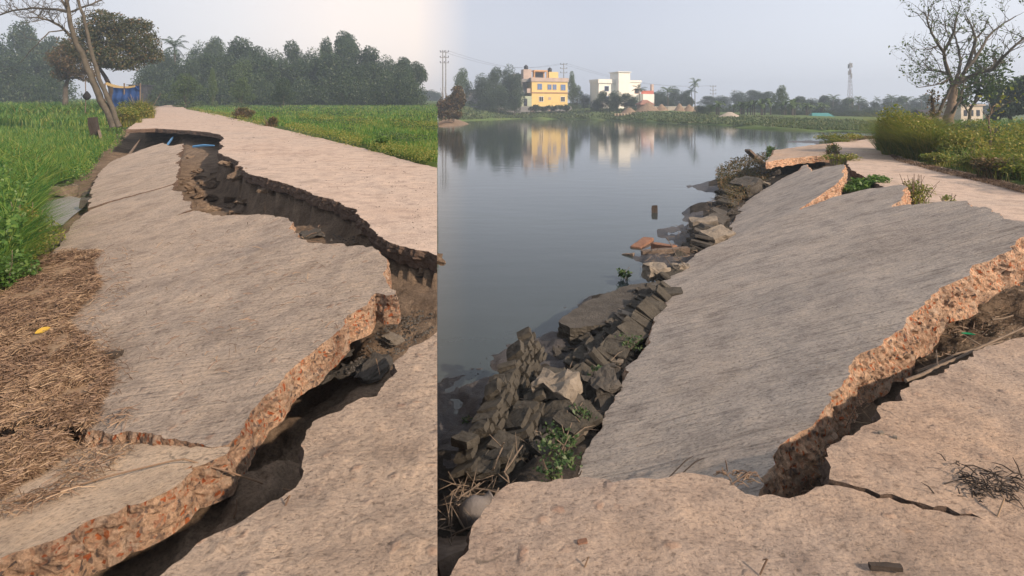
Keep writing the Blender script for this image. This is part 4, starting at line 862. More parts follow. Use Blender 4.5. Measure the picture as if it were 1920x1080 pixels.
pv_ = [make_palm('coconut_palm', 9, 3.2, 8, 'tree'), make_palm('coconut_palm', 9, 3.0, 9, 'treel')]
used_p = [0, 0]
def palm(k, px, top, Y, label, group='palms across the pond', sc=1.0):
    zb_ = ground_at(px, Y)-.2; h = CAMH-(top+6-HOR)/F*Y-zb_; r = pv_[k] if not used_p[k] else dup(pv_[k], (0, 0, 0), 0, 1); used_p[k] = 1
    r.location = ((px-960)/F*Y, Y, zb_); r.rotation_euler = (0, 0, random.random()*6); r.scale = (sc, sc, h/9); return tag(r, label, 'palm tree', group)
palm(0, 1200, 160, 178, 'palm tree in front of the white house', sc=.9); palm(1, 1303, 150, 170, 'tallest palm at the right end of the boundary wall', sc=.75); palm(0, 1298, 163, 172, 'shorter palm leaning by the tallest one', sc=.7)
palm(1, 1252, 163, 180, 'bushy palm above the long boundary wall')
for px, top, Y in [(1562, 176, 190), (1610, 180, 195), (1670, 177, 192), (1700, 180, 190), (1728, 178, 195), (1598, 184, 185), (1545, 190, 180), (1680, 190, 180)]:
    palm(random.randint(0, 1), px, top, Y, 'hazy palm in the long wood across the pond', 'hazy palms in the long wood across the pond', .95)
palm(0, 1643, 180, 210, 'slim lone palm with a small head above the hazy wood', sc=.55)
bn = make_banana('banana_plant', 5); first = True
for px, Y in [(1340, 140), (1385, 150), (1400, 140), (1420, 138), (1440, 142), (1478, 140), (1495, 142), (1510, 145), (1535, 150)]:
    r = bn if first else dup(bn, (0, 0, 0), 0, 1); first = False
    r.location = ((px-960)/F*Y, Y, ground_at(px, Y)); r.rotation_euler = (0, 0, random.random()*6); s_ = random.uniform(.8, 1.2); r.scale = (s_,)*3; tag(r, 'pale banana plant clump, '+ordl([1340, 1385, 1400, 1420, 1440, 1478, 1495, 1510, 1535].index(px))+' from the left on the far bank', 'banana plant', 'banana plants on the far bank')
# brown bush on the mud spit
b_ = shrub('bush', Vector(((846-960)/F*112, 112, -.8)), 7.0, 4.6, 7500, .42, 'treeb', 'brown leaved bush on the mud spit at the left end of the pond', 0, 10, seed=21, cat='bush')
shrub('bush', Vector(((852-960)/F*106, 106, -.5)), 2.2, 3.2, 1500, .3, 'treeb', 'low reddish brush at the water edge below the brown bush', 0, 5, seed=22, cat='bush')
# bank vegetation
c_ = []
n_ = 26000
xs_ = rng.random(n_)*900+822; 
Dd = np.interp(xs_, [s_[0] for s_ in shore], [s_[1] for s_ in shore]); Dd = 2970/(Dd-207)
dd_ = 1.5+32*rng.random(n_)**1.5; Yb = Dd+dd_; Xb = (xs_-960)/F*Yb
kz = np.interp(xs_, [820, 1100, 1350, 1700, 2600], [1.7, 1.5, .75, .25, .25]); zb_ = -1.1+(np.interp(dd_, [p[0] for p in prof], [p[1] for p in prof])+1.1)*kz
C = np.stack([Xb, Yb, zb_-.05], 1)
V, Fl, cc_, t = blades(C, .12+.5*rng.random(n_)**2, .0022*Yb, .9)
ground_cover('bank_grass', [(V, Fl, cc_, t)], M['bankg'], 'green brush and grass covering the far pond bank', 'grass')

# yellow building
myw = plain('yellow_paint', (.74, .55, .22), .8, .14, .5); mpk = plain('pinkish_plaster', (.50, .40, .34), .85, .25, .6); mwin = plain('blue_shutter', (.10, .20, .42), .5, .2, 3)
mcon = plain('bare_concrete', (.26, .26, .26), .9, .3, 1); mgrn = plain('pale_green_paint', (.42, .48, .36), .8, .2, 1); mwht = plain('white_paint', (.80, .78, .72), .8, .1, .5); mblk = plain('black_plastic_tank', (.02, .02, .022), .5, .2, 4)
mtrim = plain('brown_trim', (.36, .20, .12), .8, .2, 2)
k_ = 205/F
yb = bldg('yellow_building', PD(997, 199, 205), R(16), 'yellow two storey building with rooftop rooms and tanks across the pond')
Wd = 13.4
part('wall', [(0, Wd, 0, 11, -1.5, 8.8)], myw, yb)
part('floor_band', [(-.15, Wd+.2, -.18, 0, 4.55, 4.9)], mtrim, yb)
part('parapet', [(-.25, Wd+.25, -.3, -.05, 8.6, 10.0), (Wd+.03, Wd+.25, -.05, 11, 8.6, 10), (-.25, -.03, -.05, 11, 8.6, 10), (-.25, Wd+.25, 11.02, 11.2, 8.6, 10)], mpk, yb)
part('wing', [(-5.2, -.26, 5, 11, -1, 11.5)], mcon, yb)
part('balcony', [(-4.9, -.26, 1.5, 4.9, 4.4, 4.6), (-4.9, -.26, 1.5, 1.62, 4.62, 5.5), (-4.9, -.26, 1.5, 4.9, 8.5, 8.8), (-4.9, -.26, 1.45, 1.6, 8.82, 9.6)], mcon, yb)
part('balcony_wall', [(-1.6, -.26, .4, 1.4, 4.6, 6.2)], mpk, yb)
part('column', [(-3.2, -2.9, 1.65, 1.95, 4.62, 8.5)], mcon, yb); part('column', [(-4.8, -4.5, 1.65, 1.95, -1, 4.38)], mcon, yb)
part('porch', [(-4.2, -.3, -.8, 1.3, -1, 3.5)], mgrn, yb); part('doorway', [(-3.2, -1.9, -.84, -.6, 0, 2.6)], mdk, yb)
part('roof_room', [(-2.4, .6, 2, 5, 8.82, 13.0)], mpk, yb); part('roof_room', [(7.5, 11, 3, 6, 8.82, 12.3)], myw, yb)
part('roof_porch', [(1.6, 6.6, 2, 5, 12.3, 12.8), (1.6, 1.9, 2, 2.3, 8.82, 12.28), (6.3, 6.6, 2, 2.3, 8.82, 12.28), (1.9, 6.3, 4.5, 4.9, 8.82, 12.28)], plain('orange_plaster', (.62, .36, .16), .8, .2, 1), yb)
part('roof_opening', [(2.4, 5.8, 4.3, 4.48, 9.4, 12.0)], mdk, yb)
for x, z, ww, hh in ((2.2, 5.9, 1.5, 1.9), (6.0, 5.9, 1.2, 1.7), (7.9, 5.9, 1.2, 1.7), (10.9, 5.7, 1.6, 1.9), (2.8, 1.7, 1.4, 1.6), (10.9, 1.7, 1.4, 1.6)):
    f = part('window', [(x-.15, x+ww+.15, -.10, .05, z-.15, z+hh+.15)], mwht if z < 4 else mpk, yb); part('pane', [(x, x+ww/2-.06, -.14, -.11, z, z+hh), (x+ww/2+.06, x+ww, -.14, -.11, z, z+hh)], mwin if z > 4 else mdk, f)
part('vent', [(6.2, 7.2, -.08, .05, 2.3, 3.2)], mpk, yb)
def tank(loc, label, s=1.0):
    mb = MB(); pts = [(0, 0, z*s) for z in (0, .05, 1.0, 1.15, 1.3, 1.32, 1.45)]; mb.tube(pts, [.62*s, .66*s, .66*s, .5*s, .3*s, .22*s, .2*s], 14); o = mb.build('water_tank', mblk, smooth=True); o.location = loc; return tag(o, label, 'water tank')
Mw = yb.matrix_basis.copy()
from mathutils import Matrix
Mw = Matrix.Translation(yb.location) @ Matrix.Rotation(R(16), 4, 'Z')
tank(Mw @ Vector((-1.0, 3.5, 13.0)), 'black water tank on the left roof room of the yellow building', 1.15); tank(Mw @ Vector((8.1, 4, 12.3)), 'black water tank on the right roof room of the yellow building', 1.15)
# garden wall below it
gw = bldg('garden_wall', PD(985, 206, 200), R(6), 'low dark weathered wall below the yellow building', 'wall'); part('wall', [(-30, 16, 0, .3, -1.5, 1.2)], mcon, gw); 
for x in (2, 8): part('pier', [(x, x+1.4, -.2, -.01, -1.4, .9)], mpk, gw)
for px, w_ in ((1000, 20), (1022, 26), (1045, 26), (1063, 20)): 
    shrub('bush', Vector(((px-960)/F*196, 196, 1.0)), 2.6, w_/F*196, 700, .45, 'tree', 'dark shrub against the wall below the yellow building', 0, 4, group='shrubs below the yellow building', seed=px, cat='bush')
# grey shed left of it
sh_ = bldg('shed', PD(872, 190, 214), R(-10), 'pale grey shed half hidden behind trees at the far left shore'); part('wall', [(0, 6, 0, 5, -1, 4)], mcon, sh_); part('roof', [(-.4, 6.4, -.4, 5.4, 4.0, 4.25)], mgrey, sh_)
# white house
wh = bldg('white_house', PD(1160, 203, 205), R(20), 'white flat roofed house with a tall stair tower across the pond')
part('stair_tower', [(0, 4.6, 0, 6, -1, 12.6)], mwht, wh); part('tower_cap', [(-.4, 4.9, -.4, 6.4, 12.6, 12.85)], mwht, wh); part('wall', [(-6.5, -.02, 2.5, 9, -1, 9.2), (4.62, 9.2, .6, 8, -1, 9.2)], mwht, wh)
part('parapet', [(-6.8, -.02, 2.2, 2.45, 9.2, 10.2), (4.62, 9.5, .3, .55, 9.2, 9.9), (-6.8, -6.55, 2.47, 9, 9.2, 10.2)], mwht, wh)
part('cornice', [(-6.9, -.02, 2.1, 2.48, 8.8, 9.15)], mwht, wh)
for x, y, z in ((-4.2, 2.42, 6.0), (6.8, .52, 5.2), (-4.2, 2.42, 2.4)):
    f = part('window', [(x, x+1.7, y-.02, y+.1, z, z+1.8)], mtrim if x > 0 else mwin, wh); part('pane', [(x+.15, x+1.55, y-.05, y-.03, z+.15, z+1.65)], mdk, f)
part('lower_block', [(8, 12.5, -3, .25, -1, 5.0)], mwht, wh); part('red_balcony', [(9.3, 14.5, .3, 5, 4.8, 5.1), (9.3, 14.5, .25, .28, 5.12, 6.3)], plain('red_plaster', (.45, .13, .09), .8, .2, 1), wh); part('column', [(13.6, 14.5, .3, 1.2, 5.12, 8.6)], mpk, wh); part('lower_wall', [(9.3, 14.2, .8, 5, -1, 4.78)], mpk, wh)
rh = bldg('roadside_hut', PD(1202, 212, 172), R(12), 'small hut with a reddish hipped roof beside the white boundary wall')
part('wall', [(0, 3.6, 0, 3, -1, 2.6)], plain('ochre_brick_wall', (.40, .26, .17), .9, .3, 2), rh)
mb = MB(); mb.add([(-.5, -.5, 2.55), (4.2, -.5, 2.55), (4.2, 3.5, 2.55), (-.5, 3.5, 2.55), (1.2, 1.5, 3.9), (2.6, 1.5, 3.9), (-.5, -.5, 2.45), (4.2, -.5, 2.45), (4.2, 3.5, 2.45), (-.5, 3.5, 2.45)], [(0, 1, 5, 4), (1, 2, 5), (2, 3, 4, 5), (3, 0, 4), (0, 6, 7, 1), (1, 7, 8, 2), (2, 8, 9, 3), (3, 9, 6, 0), (9, 8, 7, 6)]); mb.build('roof', plain('rust_roof', (.30, .16, .12), .9, .3, 2), rh)
part('doorway', [(.5, 1.2, -.03, .1, -.5, 1.6)], mdk, rh)
bw = bldg('boundary_wall', PD(1226, 212, 176), R(-14), 'long sunlit whitish boundary wall right of the small hut', 'wall'); part('wall', [(0, 12.5, 0, .25, -.8, 1.9)], mpk if 0 else plain('cream_wall', (.66, .58, .48), .85, .25, .7), bw); part('coping', [(-.1, 12.6, -.06, .31, 1.9, 2.02)], mwht, bw)
# striped kerb-like low wall
A_, B_ = PD(1154, 219, 165), PD(1312, 223, 150); fw = empty('low_fence', A_); tag(fw, 'low fence of cream posts along the bank before the soil heaps', 'fence')
d_ = B_-A_; nb = 26
mb = MB(); mb.tube([(0, 0, .95), tuple(d_+Vector((0, 0, .95)))], .07, 4); mb.build('rail', mpk, fw); mb = MB(); mb.add([(0, .12, -.6), tuple(d_+Vector((0, .12, -.6))), tuple(d_+Vector((0, .12, .85))), (0, .12, .85), (0, .2, -.6), tuple(d_+Vector((0, .2, -.6))), tuple(d_+Vector((0, .2, .85))), (0, .2, .85)], [(0, 1, 2, 3), (7, 6, 5, 4), (3, 2, 6, 7)]); mb.build('panel', mtrim, fw)
mcream = plain('cream_post', (.70, .55, .36), .85, .2, 2)
for i in range(nb):
    p = d_*(i/(nb-1)); part('post', [(p.x-.24, p.x+.24, p.y-.12, p.y+.10, -.6, .92)], mcream, fw)
for px, w_, h_ in ((1215, 60, 2.0), (1240, 40, 1.6), (1274, 30, 1.9), (1292, 34, 1.6), (1180, 50, 1.4)):
    p = PD(px, 215, 168); k = w_/F*168/2; vs = []; 
    for r_ in range(6):
        for a in range(16):
            an = 6.283*a/16; rr = k*(1-r_/5.5); vs.append((rr*math.cos(an), rr*.7*math.sin(an), -1+(h_+1)*(r_/5)+.2*nz((an*1.5, r_, px), 1)))
    mb = MB(); mb.add(vs, [(r_*16+a, r_*16+(a+1) % 16, (r_+1)*16+(a+1) % 16, (r_+1)*16+a) for r_ in range(5) for a in range(16)]+[tuple(range(80, 96))]); o = mb.build('soil_heap', M['dirt'], smooth=True); o.location = p; o.location.z = ground_at(px, 168)+.2
    tag(o, 'brown heap of soil behind the low cream post fence', 'soil heap', 'soil heaps behind the low fence')
# sandy slope, teal shed, yellow green tower building
mb = MB(); vs = [(4.2*(1-r_/5.5)*math.cos(6.283*a/20)*(1+.15*nz((a*.7, 0, 0), 1)), 1.8*(1-r_/5.5)*math.sin(6.283*a/20), -1+2.1*(r_/5)**.8) for r_ in range(6) for a in range(20)]
mb.add(vs, [(r_*20+a, r_*20+(a+1) % 20, (r_+1)*20+(a+1) % 20, (r_+1)*20+a) for r_ in range(5) for a in range(20)]+[tuple(range(100, 120))]); o = mb.build('sand_heap', plain('pale_sand', (.36, .32, .27), .9, .2, .5), smooth=True); o.location = ((1368-960)/F*128, 128, ground_at(1368, 128)+.1); tag(o, 'low pale sand heap on the bank right of the tall palm', 'sand heap')
ts = bldg('teal_roof_house', PD(1524, 229, 140), R(-6), 'low house with teal tin roof on the bank before the hazy wood'); part('wall', [(0, 4.6, 0, 3.5, -.8, 1.2)], mpk, ts)
mb = MB(); mb.add([(-.4, -.6, 1.1), (5.1, -.6, 1.1), (5.1, 4, 1.1), (-.4, 4, 1.1), (.5, 1.7, 2.2), (4.2, 1.7, 2.2)], [(0, 1, 5, 4), (1, 2, 5), (2, 3, 4, 5), (3, 0, 4), (3, 2, 1, 0)]); mb.build('roof', plain('teal_tin', (.06, .24, .24), .5, .2, 2), ts); part('doorway', [(1.2, 2.0, -.03, .1, -.6, .9)], mdk, ts)
yt = bldg('lime_house', PD(1591, 215, 215), R(10), 'small pale lime and white house under the lattice tower'); part('wall', [(0, 2.0, 0, 3, -2, 5.6)], plain('lime_paint', (.52, .56, .24), .8, .2, 1), yt); part('balcony', [(-.2, 1.8, -.6, -.02, 2.2, 3.4)], mwht, yt); part('roof', [(-.2, 2.2, -.2, 3.2, 5.6, 5.8)], mwht, yt); part('window', [(.5, 1.4, -.04, .1, 4.0, 5.0)], mdk, yt)
# lattice tower
Yt = 300; tb = PD(1594, 205, Yt); tb.z = 2; tw_ = empty('lattice_tower', tb); tag(tw_, 'red and white lattice mobile mast above the hazy wood', 'tower')
ht = CAMH+(207-115)/F*Yt-2; mb = MB(); mst = plain('tower_steel', (.20, .15, .15), .6, .2, 1); nseg = 12
def tp(i, c): 
    w_ = 1.3*(1-i/nseg)+.34; a = math.pi/4+c*math.pi/2; return Vector((w_*math.cos(a), w_*math.sin(a), ht*.93*i/nseg))
for i in range(nseg):
    for c in range(4):
        mb.tube([tp(i, c), tp(i+1, c)], .07, 4); mb.tube([tp(i, c), tp(i+1, (c+1) % 4)], .035, 3); mb.tube([tp(i, (c+1) % 4), tp(i+1, c)], .035, 3)
mb.build('lattice', mst, tw_); 
for z, a in ((.92, 0), (.9, 2.1), (.92, 4.2), (.78, 1), (.76, 3.3), (.70, 5)):
    mb = MB(); x, y = .8*math.cos(a), .8*math.sin(a); mb.box(x-.3, x+.3, y-.2, y+.2, ht*z-1.1, ht*z+1.1); mb.build('antenna', mcon, tw_)
mb = MB(); mb.tube([(0, 0, ht*.93), (0, 0, ht*1.0)], .08, 4); mb.build('spike', mst, tw_)
# power poles and wires
def pole(px, top, Y, label, arms=2, twin=False, zb_=None):
    zb_ = ground_at(px, Y)-.5 if zb_ is None else zb_; b_ = Vector(((px-960)/F*Y, Y, zb_)); h = CAMH+(HOR-top)/F*Y-zb_; r = empty('power_pole', b_); tag(r, label, 'power pole')
    for dx in ((-.45, .45) if twin else (0,)):
        mb = MB(); mb.tube([(dx, 0, 0), (dx, 0, h)], [.2, .13], 6); mb.build('shaft', mcon, r)
    for a in range(arms):
        z = h-.6-a*1.6; mb = MB(); mb.box(-1.3, 1.3, -.08, .08, z-.08, z+.08); mb.build('crossarm', mcon, r)
        mb = MB(); [mb.tube([(x, 0, z+.1), (x, 0, z+.5)], .12, 6) for x in (-1.2, 0, 1.2)]; mb.build('insulators', mblk, r)
    return [b_+Vector((x, 0, h-.2)) for x in (-1.2, 1.2)]
p1 = pole(833, 94, 175, 'twin power pole at the left end of the far shore', 3, True); p2 = pole(1057, 118, 225, 'power pole right behind the yellow building', 3)
p3 = pole(1337, 160, 260, 'power pole with crossarms above the hazy wood', 3); p4 = pole(1377, 168, 280, 'slim distant power pole right of the crossarm pole', 1)
for i, (a, b_) in enumerate([(p1[0], p2[0]), (p1[1], p2[1]), (p2[0], p3[0]), (p2[1], p3[1])]):
    pts = [a.lerp(b_, t/16)-Vector((0, 0, 3.2*math.sin(math.pi*t/16)))for t in range(17)]; mb = MB(); mb.tube(pts, .028, 3); o = mb.build('power_line', mblk, origin=a)
    tag(o, ['thin power line spanning from the twin pole to the pole at the yellow building', 'thin power line sagging over the hazy wood by the white house'][i//2], 'power line', ['lines left of the yellow building', 'lines right of the yellow building'][i//2])

# ------------------------------------------------------------ right roadside
px_tree('roadside_tree', [([(1782, 258), (1779, 240), (1777, 222), (1783, 200), (1787, 178), (1788, 158)], .36, .22, None),
    ([(1788, 160), (1779, 138), (1773, 118), (1769, 98, -.5), (1758, 82, -1), (1746, 62, -1), (1740, 42, -1.3), (1732, 22, -1.5)], .14, .03, (.3, 1)),
    ([(1769, 98, -.5), (1782, 76, -.8), (1790, 52, -1), (1793, 32, -1), (1800, 10, -1)], .10, .03, (.2, 1)),
    ([(1790, 158), (1798, 136), (1801, 112, .5), (1797, 88, 1), (1790, 66, 1.5), (1784, 50, 1.5)], .12, .03, (.3, 1)),
    ([(1794, 158), (1815, 145), (1840, 136, -.6), (1862, 130, -1), (1876, 112, -1.5), (1893, 95, -2), (1912, 78, -2), (1935, 60, -2)], .14, .05, (.3, 1)),
    ([(1800, 150), (1812, 128), (1830, 108, 1), (1845, 80, 1.5), (1862, 58, 2), (1884, 42, 2), (1905, 30, 2)], .13, .03, (.3, 1)),
    ([(1812, 128, .3), (1822, 100, .3), (1830, 75, .3), (1822, 48, .4), (1812, 30, .5)], .12, .03, (.2, 1)),
    ([(1830, 108, 1), (1825, 80, 2), (1845, 55, 2), (1855, 30, 2)], .08, .02, (.2, 1)),
    ([(1779, 140), (1765, 134, 1), (1750, 132, 1.5), (1734, 132, 2)], .10, .03, (.2, 2)),
    ([(1780, 146), (1766, 156, -1), (1750, 160, -1.5), (1722, 164, -2)], .06, .02, (.3, 2)),
    ([(1760, 85, -1), (1745, 92, -1), (1722, 92, -1)], .06, .015, (.4, 1)),
    ([(1783, 215), (1792, 200, -1), (1800, 190, -1), (1805, 165, -1), (1806, 150, -1)], .09, .04, (.5, 1))], 38, M['barkpale'],
    'big nearly bare tree with spreading limbs beside the right road', twigs=(3, 1.45, 3), leaves=(1100, .19, M['treel'], .12), seed=12, twr=.017)
px_tree('snag', [([(1764, 256), (1758, 238), (1753, 222), (1750, 200), (1746, 180)], .16, .06, (.5, 1)), ([(1756, 225), (1766, 200), (1774, 182), (1784, 160)], .10, .07, None)], 34, M['darkbark'], 'dark broken snag left of the big bare tree', twigs=(1, .5, 1), leaves=(250, .15, M['treeb'], .15), seed=5, updir=-.3)
px_tree('thin_tree', [([(1818, 256), (1816, 235), (1818, 210), (1828, 188), (1836, 165), (1846, 142)], .14, .05, (.5, 1)), ([(1822, 200), (1835, 185), (1850, 160), (1862, 140)], .07, .03, (.3, 2)), ([(1818, 215), (1808, 200), (1803, 180)], .06, .03, (.3, 2))], 44, M['bark'], 'thin leafy tree just right of the big bare tree', twigs=(2, 1.3, 2), leaves=(2600, .24, M['treel'], .3), seed=6)
lobetree('spreading_tree', 62, [(1885, 180, 30, 24), (1915, 165, 30, 24), (1870, 205, 20, 16), (1935, 190, 30, 24), (1900, 200, 26, 16), (1860, 225, 12, 14)], 9000, .32, 'tree', [(1895, 262), (1897, 235), (1892, 215), (1900, 200)], .28, 'dense dark green tree at the far right edge', 0, gap=0)
px_tree('sapling', [([(1860, 318), (1858, 290), (1857, 262), (1853, 238), (1852, 222), (1862, 200)], .035, .02, (.7, 1)), ([(1857, 262), (1866, 245), (1872, 238)], .018, .008, (.5, 1)), ([(1853, 218), (1862, 208), (1885, 196), (1905, 188)], .02, .006, (.4, 1))], 17.5, M['barkpale'], 'crooked pale sapling standing in the undergrowth right of the road', twigs=(1, .4, 1), leaves=(60, .12, M['weed'], .15), seed=9, twr=.006)
# buildings glimpsed through the trees
fb = bldg('pale_house', PD(1802, 246, 105), R(14), 'cream multi storey house glimpsed through the trees on the right'); part('wall', [(0, 5, 0, 5, -1, 4.6)], plain('cream_plaster', (.52, .46, .38), .85, .2, 1), fb); part('roof', [(-.3, 5.3, -.3, 5.3, 4.6, 4.8)], mpk, fb)
for x in (.6, 2.0, 3.5):
    for z in (.6, 2.7): part('window', [(x, x+.8, -.04, .1, z, z+1.1)], mdk, fb)
fb = bldg('brick_hut', PD(1732, 244, 95), R(14), 'pinkish brick hut with a tin roof behind the dark snag'); part('wall', [(1, 6.5, 0, 4, -1, 2.6)], plain('pink_brick', (.34, .22, .17), .9, .25, 2), fb); mb = MB(); mb.add([(.4, -.5, 2.5), (7, -.5, 2.5), (7, 4.5, 2.5), (.4, 4.5, 2.5), (.4, 2, 3.5), (7, 2, 3.5)], [(0, 1, 5, 4), (2, 3, 4, 5), (1, 2, 5), (3, 0, 4), (3, 2, 1, 0)]); mb.build('roof', mgrey, fb)
for x in (2.2, 4.4): part('window', [(x, x+.9, -.04, .1, .7, 1.8)], mdk, fb)
fb.scale = (.62, .8, .95)
# distinct shrubs in the verge
for i, (px, py, h, w_, m_, l) in enumerate([(1772, 290, .8, 1.6, 'leafg', 'fresh green shrub right of the yellowing grass clump'), (1812, 296, .75, 1.5, 'leafg', 'bright green rounded shrub below the big bare tree'), (1838, 318, .6, 1.1, 'weed', 'yellow green weed mound nearest the road left of the sapling'), (1885, 300, .9, 1.8, 'leafg', 'tall bright shrub right behind the crooked sapling'), (1905, 335, .6, 1.2, 'weed', 'leafy weed mound at the right edge of the picture by the road'), (1866, 332, .55, .8, 'treeb', 'dry brown weed at the foot of the crooked sapling'), (1790, 268, 1.0, 2.2, 'tree', 'dark green shrub against the trunk of the big bare tree'), (1850, 275, 1.1, 2.4, 'tree', 'dark bushy shrub behind the crooked sapling'), (1915, 280, 1.0, 2.4, 'treel', 'pale green shrub at the far right edge under the dark tree'), (1758, 308, .35, .8, 'weed', 'small yellow weed at the road edge before the grass clumps')]):
    shrub('shrub', PZ(px, py, .05), h, w_, int(900*w_), .075, m_, l, 120, 6, seed=90+i, cat='shrub', bw=.018)
# hedge of tall grass and undergrowth
shrub('tall_grass_clump', PZ(1706, 290, 0), 1.8, 1.9, 2200, .11, 'weed', 'tall arching grass clump at the bend of the right road', 7500, 0, seed=41, cat='grass clump', bw=.022, arch=.8)
shrub('tall_grass_clump', PZ(1742, 298, 0), 1.55, 1.6, 1100, .1, 'weed', 'yellowing grass clump right beside the tall arching one', 3400, 0, seed=42, cat='grass clump', bw=.02, arch=1.4)
shrub('tall_grass_clump', PZ(1682, 282, 0), 1.35, 1.5, 0, .1, 'grass', 'dark green grass tuft at the left foot of the tall arching clump', 2200, 0, seed=43, cat='grass clump', bw=.022, arch=1.2)
ug = [(1745, 262), (1920, 262), (1990, 300), (1990, 375), (1920, 345), (1860, 330), (1800, 316), (1760, 306), (1740, 296)]
c = sample(ug, 30000); C = unproj(c, 0, 0, 0); hn = np.array([.42+1.1*noise.noise(Vector((x*.9, y*.6, 1))) for x, y in C[:, :2]]); C[:, 2] += np.clip(hn*1.25, .06, 1.3)*rng.random(len(C))**.5*.95
sz = np.maximum(.05, .0042*C[:, 1]); Nn = rng.normal(size=C.shape); Nn[:, 2] += .7; V, Fq, t = quads(C, Nn, sz*(.7+.8*rng.random(len(C))), sz*.7)
o = link('undergrowth', npmesh('undergrowth', V, Fq.ravel(), [4]*len(C), M['weed'], t)); tag(o, 'leafy green and yellow undergrowth along the right side of the road', 'undergrowth', kind='stuff')
pt_ = [grass_patch(ug, 3500, 0, 0, .15, .75, wk=.0013, bend=.9)]
ground_cover('grass', pt_, M['grass'], 'green grass stems standing among the undergrowth right of the road', 'grass')
c = sample([(1730, 240), (1990, 240), (1990, 275), (1745, 265)], 9000); C = unproj(c, 0, 0, .05); C[:, 2] += rng.random(len(C))*.8; sz = .0034*C[:, 1]; Nn = rng.normal(size=C.shape); V, Fq, t = quads(C, Nn, sz, sz*.7)
o = link('undergrowth', npmesh('undergrowth', V, Fq.ravel(), [4]*len(C), M['leafg'], t)); tag(o, 'brighter green thicket farther back around the tree trunks', 'undergrowth', kind='stuff')
c = sample([(1664, 287), (1690, 297), (1760, 314), (1850, 334), (1930, 354), (1990, 372), (1990, 380), (1850, 344), (1750, 320), (1680, 301)], 5000); C = unproj(c, 0, 0, .01); V, Fl, cc_, t = blades(C, .02+.05*rng.random(len(C)), .0011*C[:, 1], 2.5)
ground_cover('dry_litter', [(V, Fl, cc_, t)], M['straw'], 'strip of dry brown litter between road and undergrowth', 'litter')
shrub('twiggy_weed', PZ(1716, 384, .0), .50, .5, 420, .045, 'weed', 'twiggy weed with dry stems behind the orange slab notch', 60, 22, seed=50)
shrub('leafy_weed', PZ(1630, 358, -.22), .38, .85, 900, .07, 'leafg', 'fresh green leafy plant growing in the pit before the far road', 60, 4, seed=51)
shrub('leafy_weed', PZ(1600, 362, -.25), .22, .6, 400, .06, 'leafg', 'low green plant left of the leafy one in the pit', 40, 2, seed=52)
shrub('twiggy_weed', PZ(1582, 306, -.1), .38, 1.0, 600, .06, 'weed', 'olive weed between the small level slab and the road', 80, 12, seed=53)
shrub('twiggy_weed', PZ(1562, 287, -.05), .40, .5, 300, .06, 'weed', 'narrow olive weed at the far corner of the small level slab', 50, 8, seed=54)
shrub('twiggy_weed', PZ(1570, 268, -.1), .55, 1.9, 1000, .09, 'weed', 'long low bush on the water edge beyond the small level slab', 300, 8, seed=55, bw=.02)
shrub('twiggy_weed', PZ(1620, 262, -.1), .28, 2.0, 500, .09, 'straw', 'dry brownish weeds along the far rim of the road', 300, 4, seed=56, bw=.02)
shrub('twiggy_weed', PZ(1775, 382, 0), .16, .25, 60, .04, 'weed', 'tiny weed sprout poking up behind the tilted slab', 10, 8, seed=57)
shrub('leafy_weed', PZ(1172, 522, -1.08), .15, .24, 60, .06, 'creep', 'small green plant on the stones at the pond edge', 10, 3, seed=58)
shrub('leafy_weed', PZ(1445, 300, -.5), .7, .5, 350, .08, 'leafg', 'dark green plant at the corner of the small level slab', 30, 4, seed=59)
for i, (px, py, z, h, w_, n, l) in enumerate([(1052, 850, -.6, .15, .28, 170, 'broad leaved green creeper low in the rubble beside the grey slab'), (1085, 800, -.66, .12, .24, 90, 'pale leaved creeper in the rubble above the broad leaved one'), (1050, 895, -.5, .16, .26, 140, 'creeping weed where the grey and orange slabs meet by the rubble'), (1175, 650, -.75, .14, .3, 100, 'tiny creeper among stones along the grey slab edge'), (1120, 705, -.7, .10, .2, 50, 'sprig of leaves beside the pale stone in the rubble'), (875, 795, -1.1, .05, .12, 14, 'tiny floating leaves at the mud edge')]):
    shrub('creeper', PZ(px, py, z), h, w_, n, .03, 'creep', l, 0, 4 if i < 3 else 2, seed=60+i)
c = sample([(1340, 330), (1380, 305), (1440, 295), (1440, 318), (1480, 322), (1440, 350), (1400, 375), (1370, 395), (1350, 370)], 6000); C = unproj(c, 0, 0, -.85); C[:, 2] += .35*rng.random(len(C)); sz = np.maximum(.03, .0032*C[:, 1]); Nn = rng.normal(size=C.shape); V, Fq, t = quads(C, Nn, sz*1.4, sz*.5)
o = link('brush', npmesh('brush', V, Fq.ravel(), [4]*len(C), M['treeb'], t)); tag(o, 'dark tangled brush on the bank below the small level slab', 'brush', kind='stuff')

